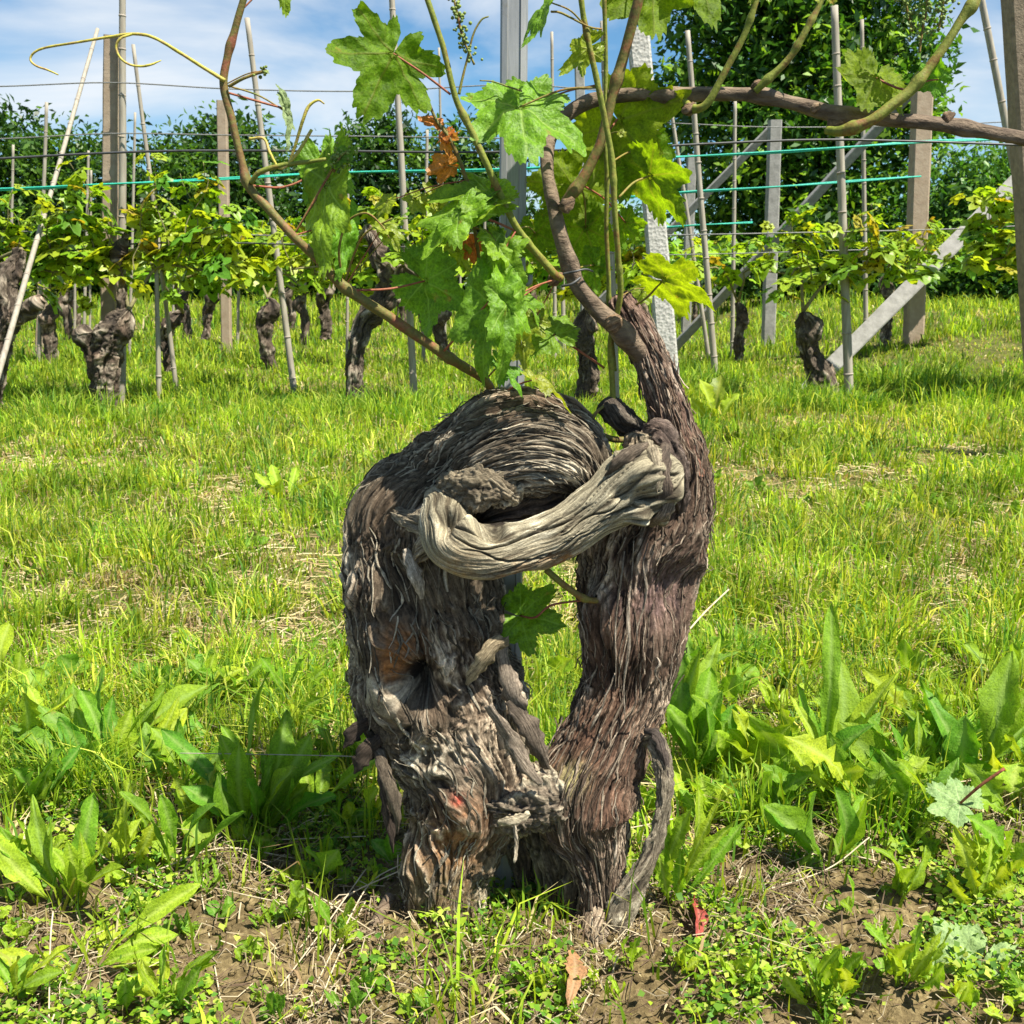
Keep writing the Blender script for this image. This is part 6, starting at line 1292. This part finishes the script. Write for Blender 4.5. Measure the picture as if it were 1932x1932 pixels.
# ------------------------------------------------------------------ fallen leaves, dry stems and twigs
def ground_leaf(label, B, T, n, w, mat, seed, pet=None):
    g = thing('fallen_leaf', P(*B), label, 'leaf')
    return vine_leaf(g, B, T, n, w, mat, seed, pet, M_PET, 3, name='blade', droop=.15, fold=.12, sinus=.45)
ground_leaf('pale upturned vine leaf with red stalk lying at photo right', (1812, 1515, 1.545), (1745, 1478, 1.58), (-.1, .85, .55), 1.15, M_LEAFP, 201, [(1895, 1450, 1.52), (1850, 1482, 1.53)])
ground_leaf('large pale vine leaf lying in the bottom right corner', (1850, 1818, 1.26), (1800, 1925, 1.20), (-.1, .8, .6), 1.2, M_LEAFP, 202, [(1960, 1838, 1.26), (1900, 1830, 1.265)])
g = thing('dead_leaf', P(1310, 1765, 1.34), 'withered pinkish red leaf lying right of the root foot', 'leaf')
weed_leaf(g, G(1306, 1722) + Vector((0, 0, .03)), G(1312, 1810) + Vector((0, 0, .02)), (.3, -.5, .8), .011, M_RED, 3, .15, .2, .1, name='blade')
g = thing('dead_leaf', P(1075, 1860, 1.26), 'dry tan leaf at the bottom between weeds', 'leaf')
weed_leaf(g, G(1075, 1810) + Vector((0, 0, .02)), G(1072, 1935) + Vector((0, 0, .03)), (.3, -.3, .8), .012, leaf_mat('dead_tan_leaf', (.30, .19, .09), (.36, .25, .14), (1, 1, 1), .2, .7), 5, .2, .2, .1, name='blade')
M_STEM = surf_mat('dry_stem', (.34, .27, .17), (.58, .50, .36), 60, .8, .2, .001)
def dry_stem(label, pts, r, group='dry straw stems on the soil', mat=None):
    q = []
    for (u, v, h) in pts:
        p = G(u, v); k = h / CAM_H; p = p.lerp(Vector((0, 0, CAM_H)), k * .98); p.z = max(p.z, gz(p.x, p.y) + .003); q.append((*p, r))
    v, f = tube(q, 6, 24)
    tag(obj('dry_stem', mesh('dry_stem', v, f), mat or M_STEM), label, 'stem', group)
for i, pts in enumerate([[(585, 1880, .0), (650, 1750, .01), (700, 1665, .02), (762, 1628, .03)], [(480, 1930, .0), (590, 1780, .01), (690, 1640, .02)], [(560, 1800, .0), (640, 1700, .01), (760, 1640, .04)], [(330, 1590, .0), (500, 1585, .01), (690, 1578, .02)],
                         [(110, 1560, .01), (230, 1640, .02), (370, 1700, .01)], [(400, 1680, .0), (520, 1700, .02), (640, 1712, .0)], [(420, 1600, .01), (560, 1665, .02), (740, 1790, .0)], [(300, 1640, .02), (420, 1600, .03), (560, 1620, .0)], [(92, 1930, .02), (95, 1780, .08), (100, 1720, .1)], [(380, 1690, .0), (400, 1800, .0), (420, 1920, .0)],
                         [(690, 1700, .0), (640, 1800, .0), (600, 1900, .0)], [(1430, 1700, .0), (1560, 1640, .03), (1640, 1580, .06)], [(1480, 1590, .01), (1590, 1610, .02), (1720, 1640, .01)], [(1360, 1600, .01), (1480, 1530, .04), (1560, 1480, .05)], [(1640, 1520, .03), (1642, 1580, .02), (1650, 1640, .0)], [(1760, 1480, .05), (1850, 1470, .05), (1960, 1450, .05)], [(1140, 1570, .06), (1200, 1560, .06), (1270, 1545, .06)], [(1290, 1200, .09), (1330, 1155, .12), (1375, 1112, .16)]]):
    mp_ = pts[len(pts) // 2]
    dry_stem(('long' if math.hypot(pts[0][0] - pts[-1][0], pts[0][1] - pts[-1][1]) > 200 else 'short') + ' thin dry stem lying ' + near_mark(mp_[0], mp_[1]), pts, .0011 if i < 17 else .0022)
v, f = tube([(*P(738, 1690, 1.40), .009), (*P(712, 1735, 1.37), .0085), (*P(688, 1790, 1.345), .008), (*P(680, 1812, 1.335), .006)], 9, 20, rough=.2)
tag(obj('cut_twig', mesh('cut_twig', v, f), M_CANE), 'short grey cut twig leaning against the left trunk foot', 'twig')

# things of one label: told apart by their order from the left
twins = {}
for o in list(COL.objects):
    if o.parent is None and o.get('label') and o.get('category'): twins.setdefault(o['label'], []).append(o)
for lb, os_ in twins.items():
    if len(os_) > 1:
        os_.sort(key=lambda o: (o.location.x / max(.5, o.location.y)) if o.type == 'EMPTY' else sum(v.co.x / max(.5, v.co.y) for v in o.data.vertices) / len(o.data.vertices))
        wd = {2: ['leftmost', 'rightmost'], 3: ['leftmost', 'middle', 'rightmost']}.get(len(os_), ['leftmost', 'second', 'third', 'fourth', 'fifth', 'sixth', 'seventh', 'eighth'])
        for o, w in zip(os_, wd): o['label'] = w + ' ' + lb
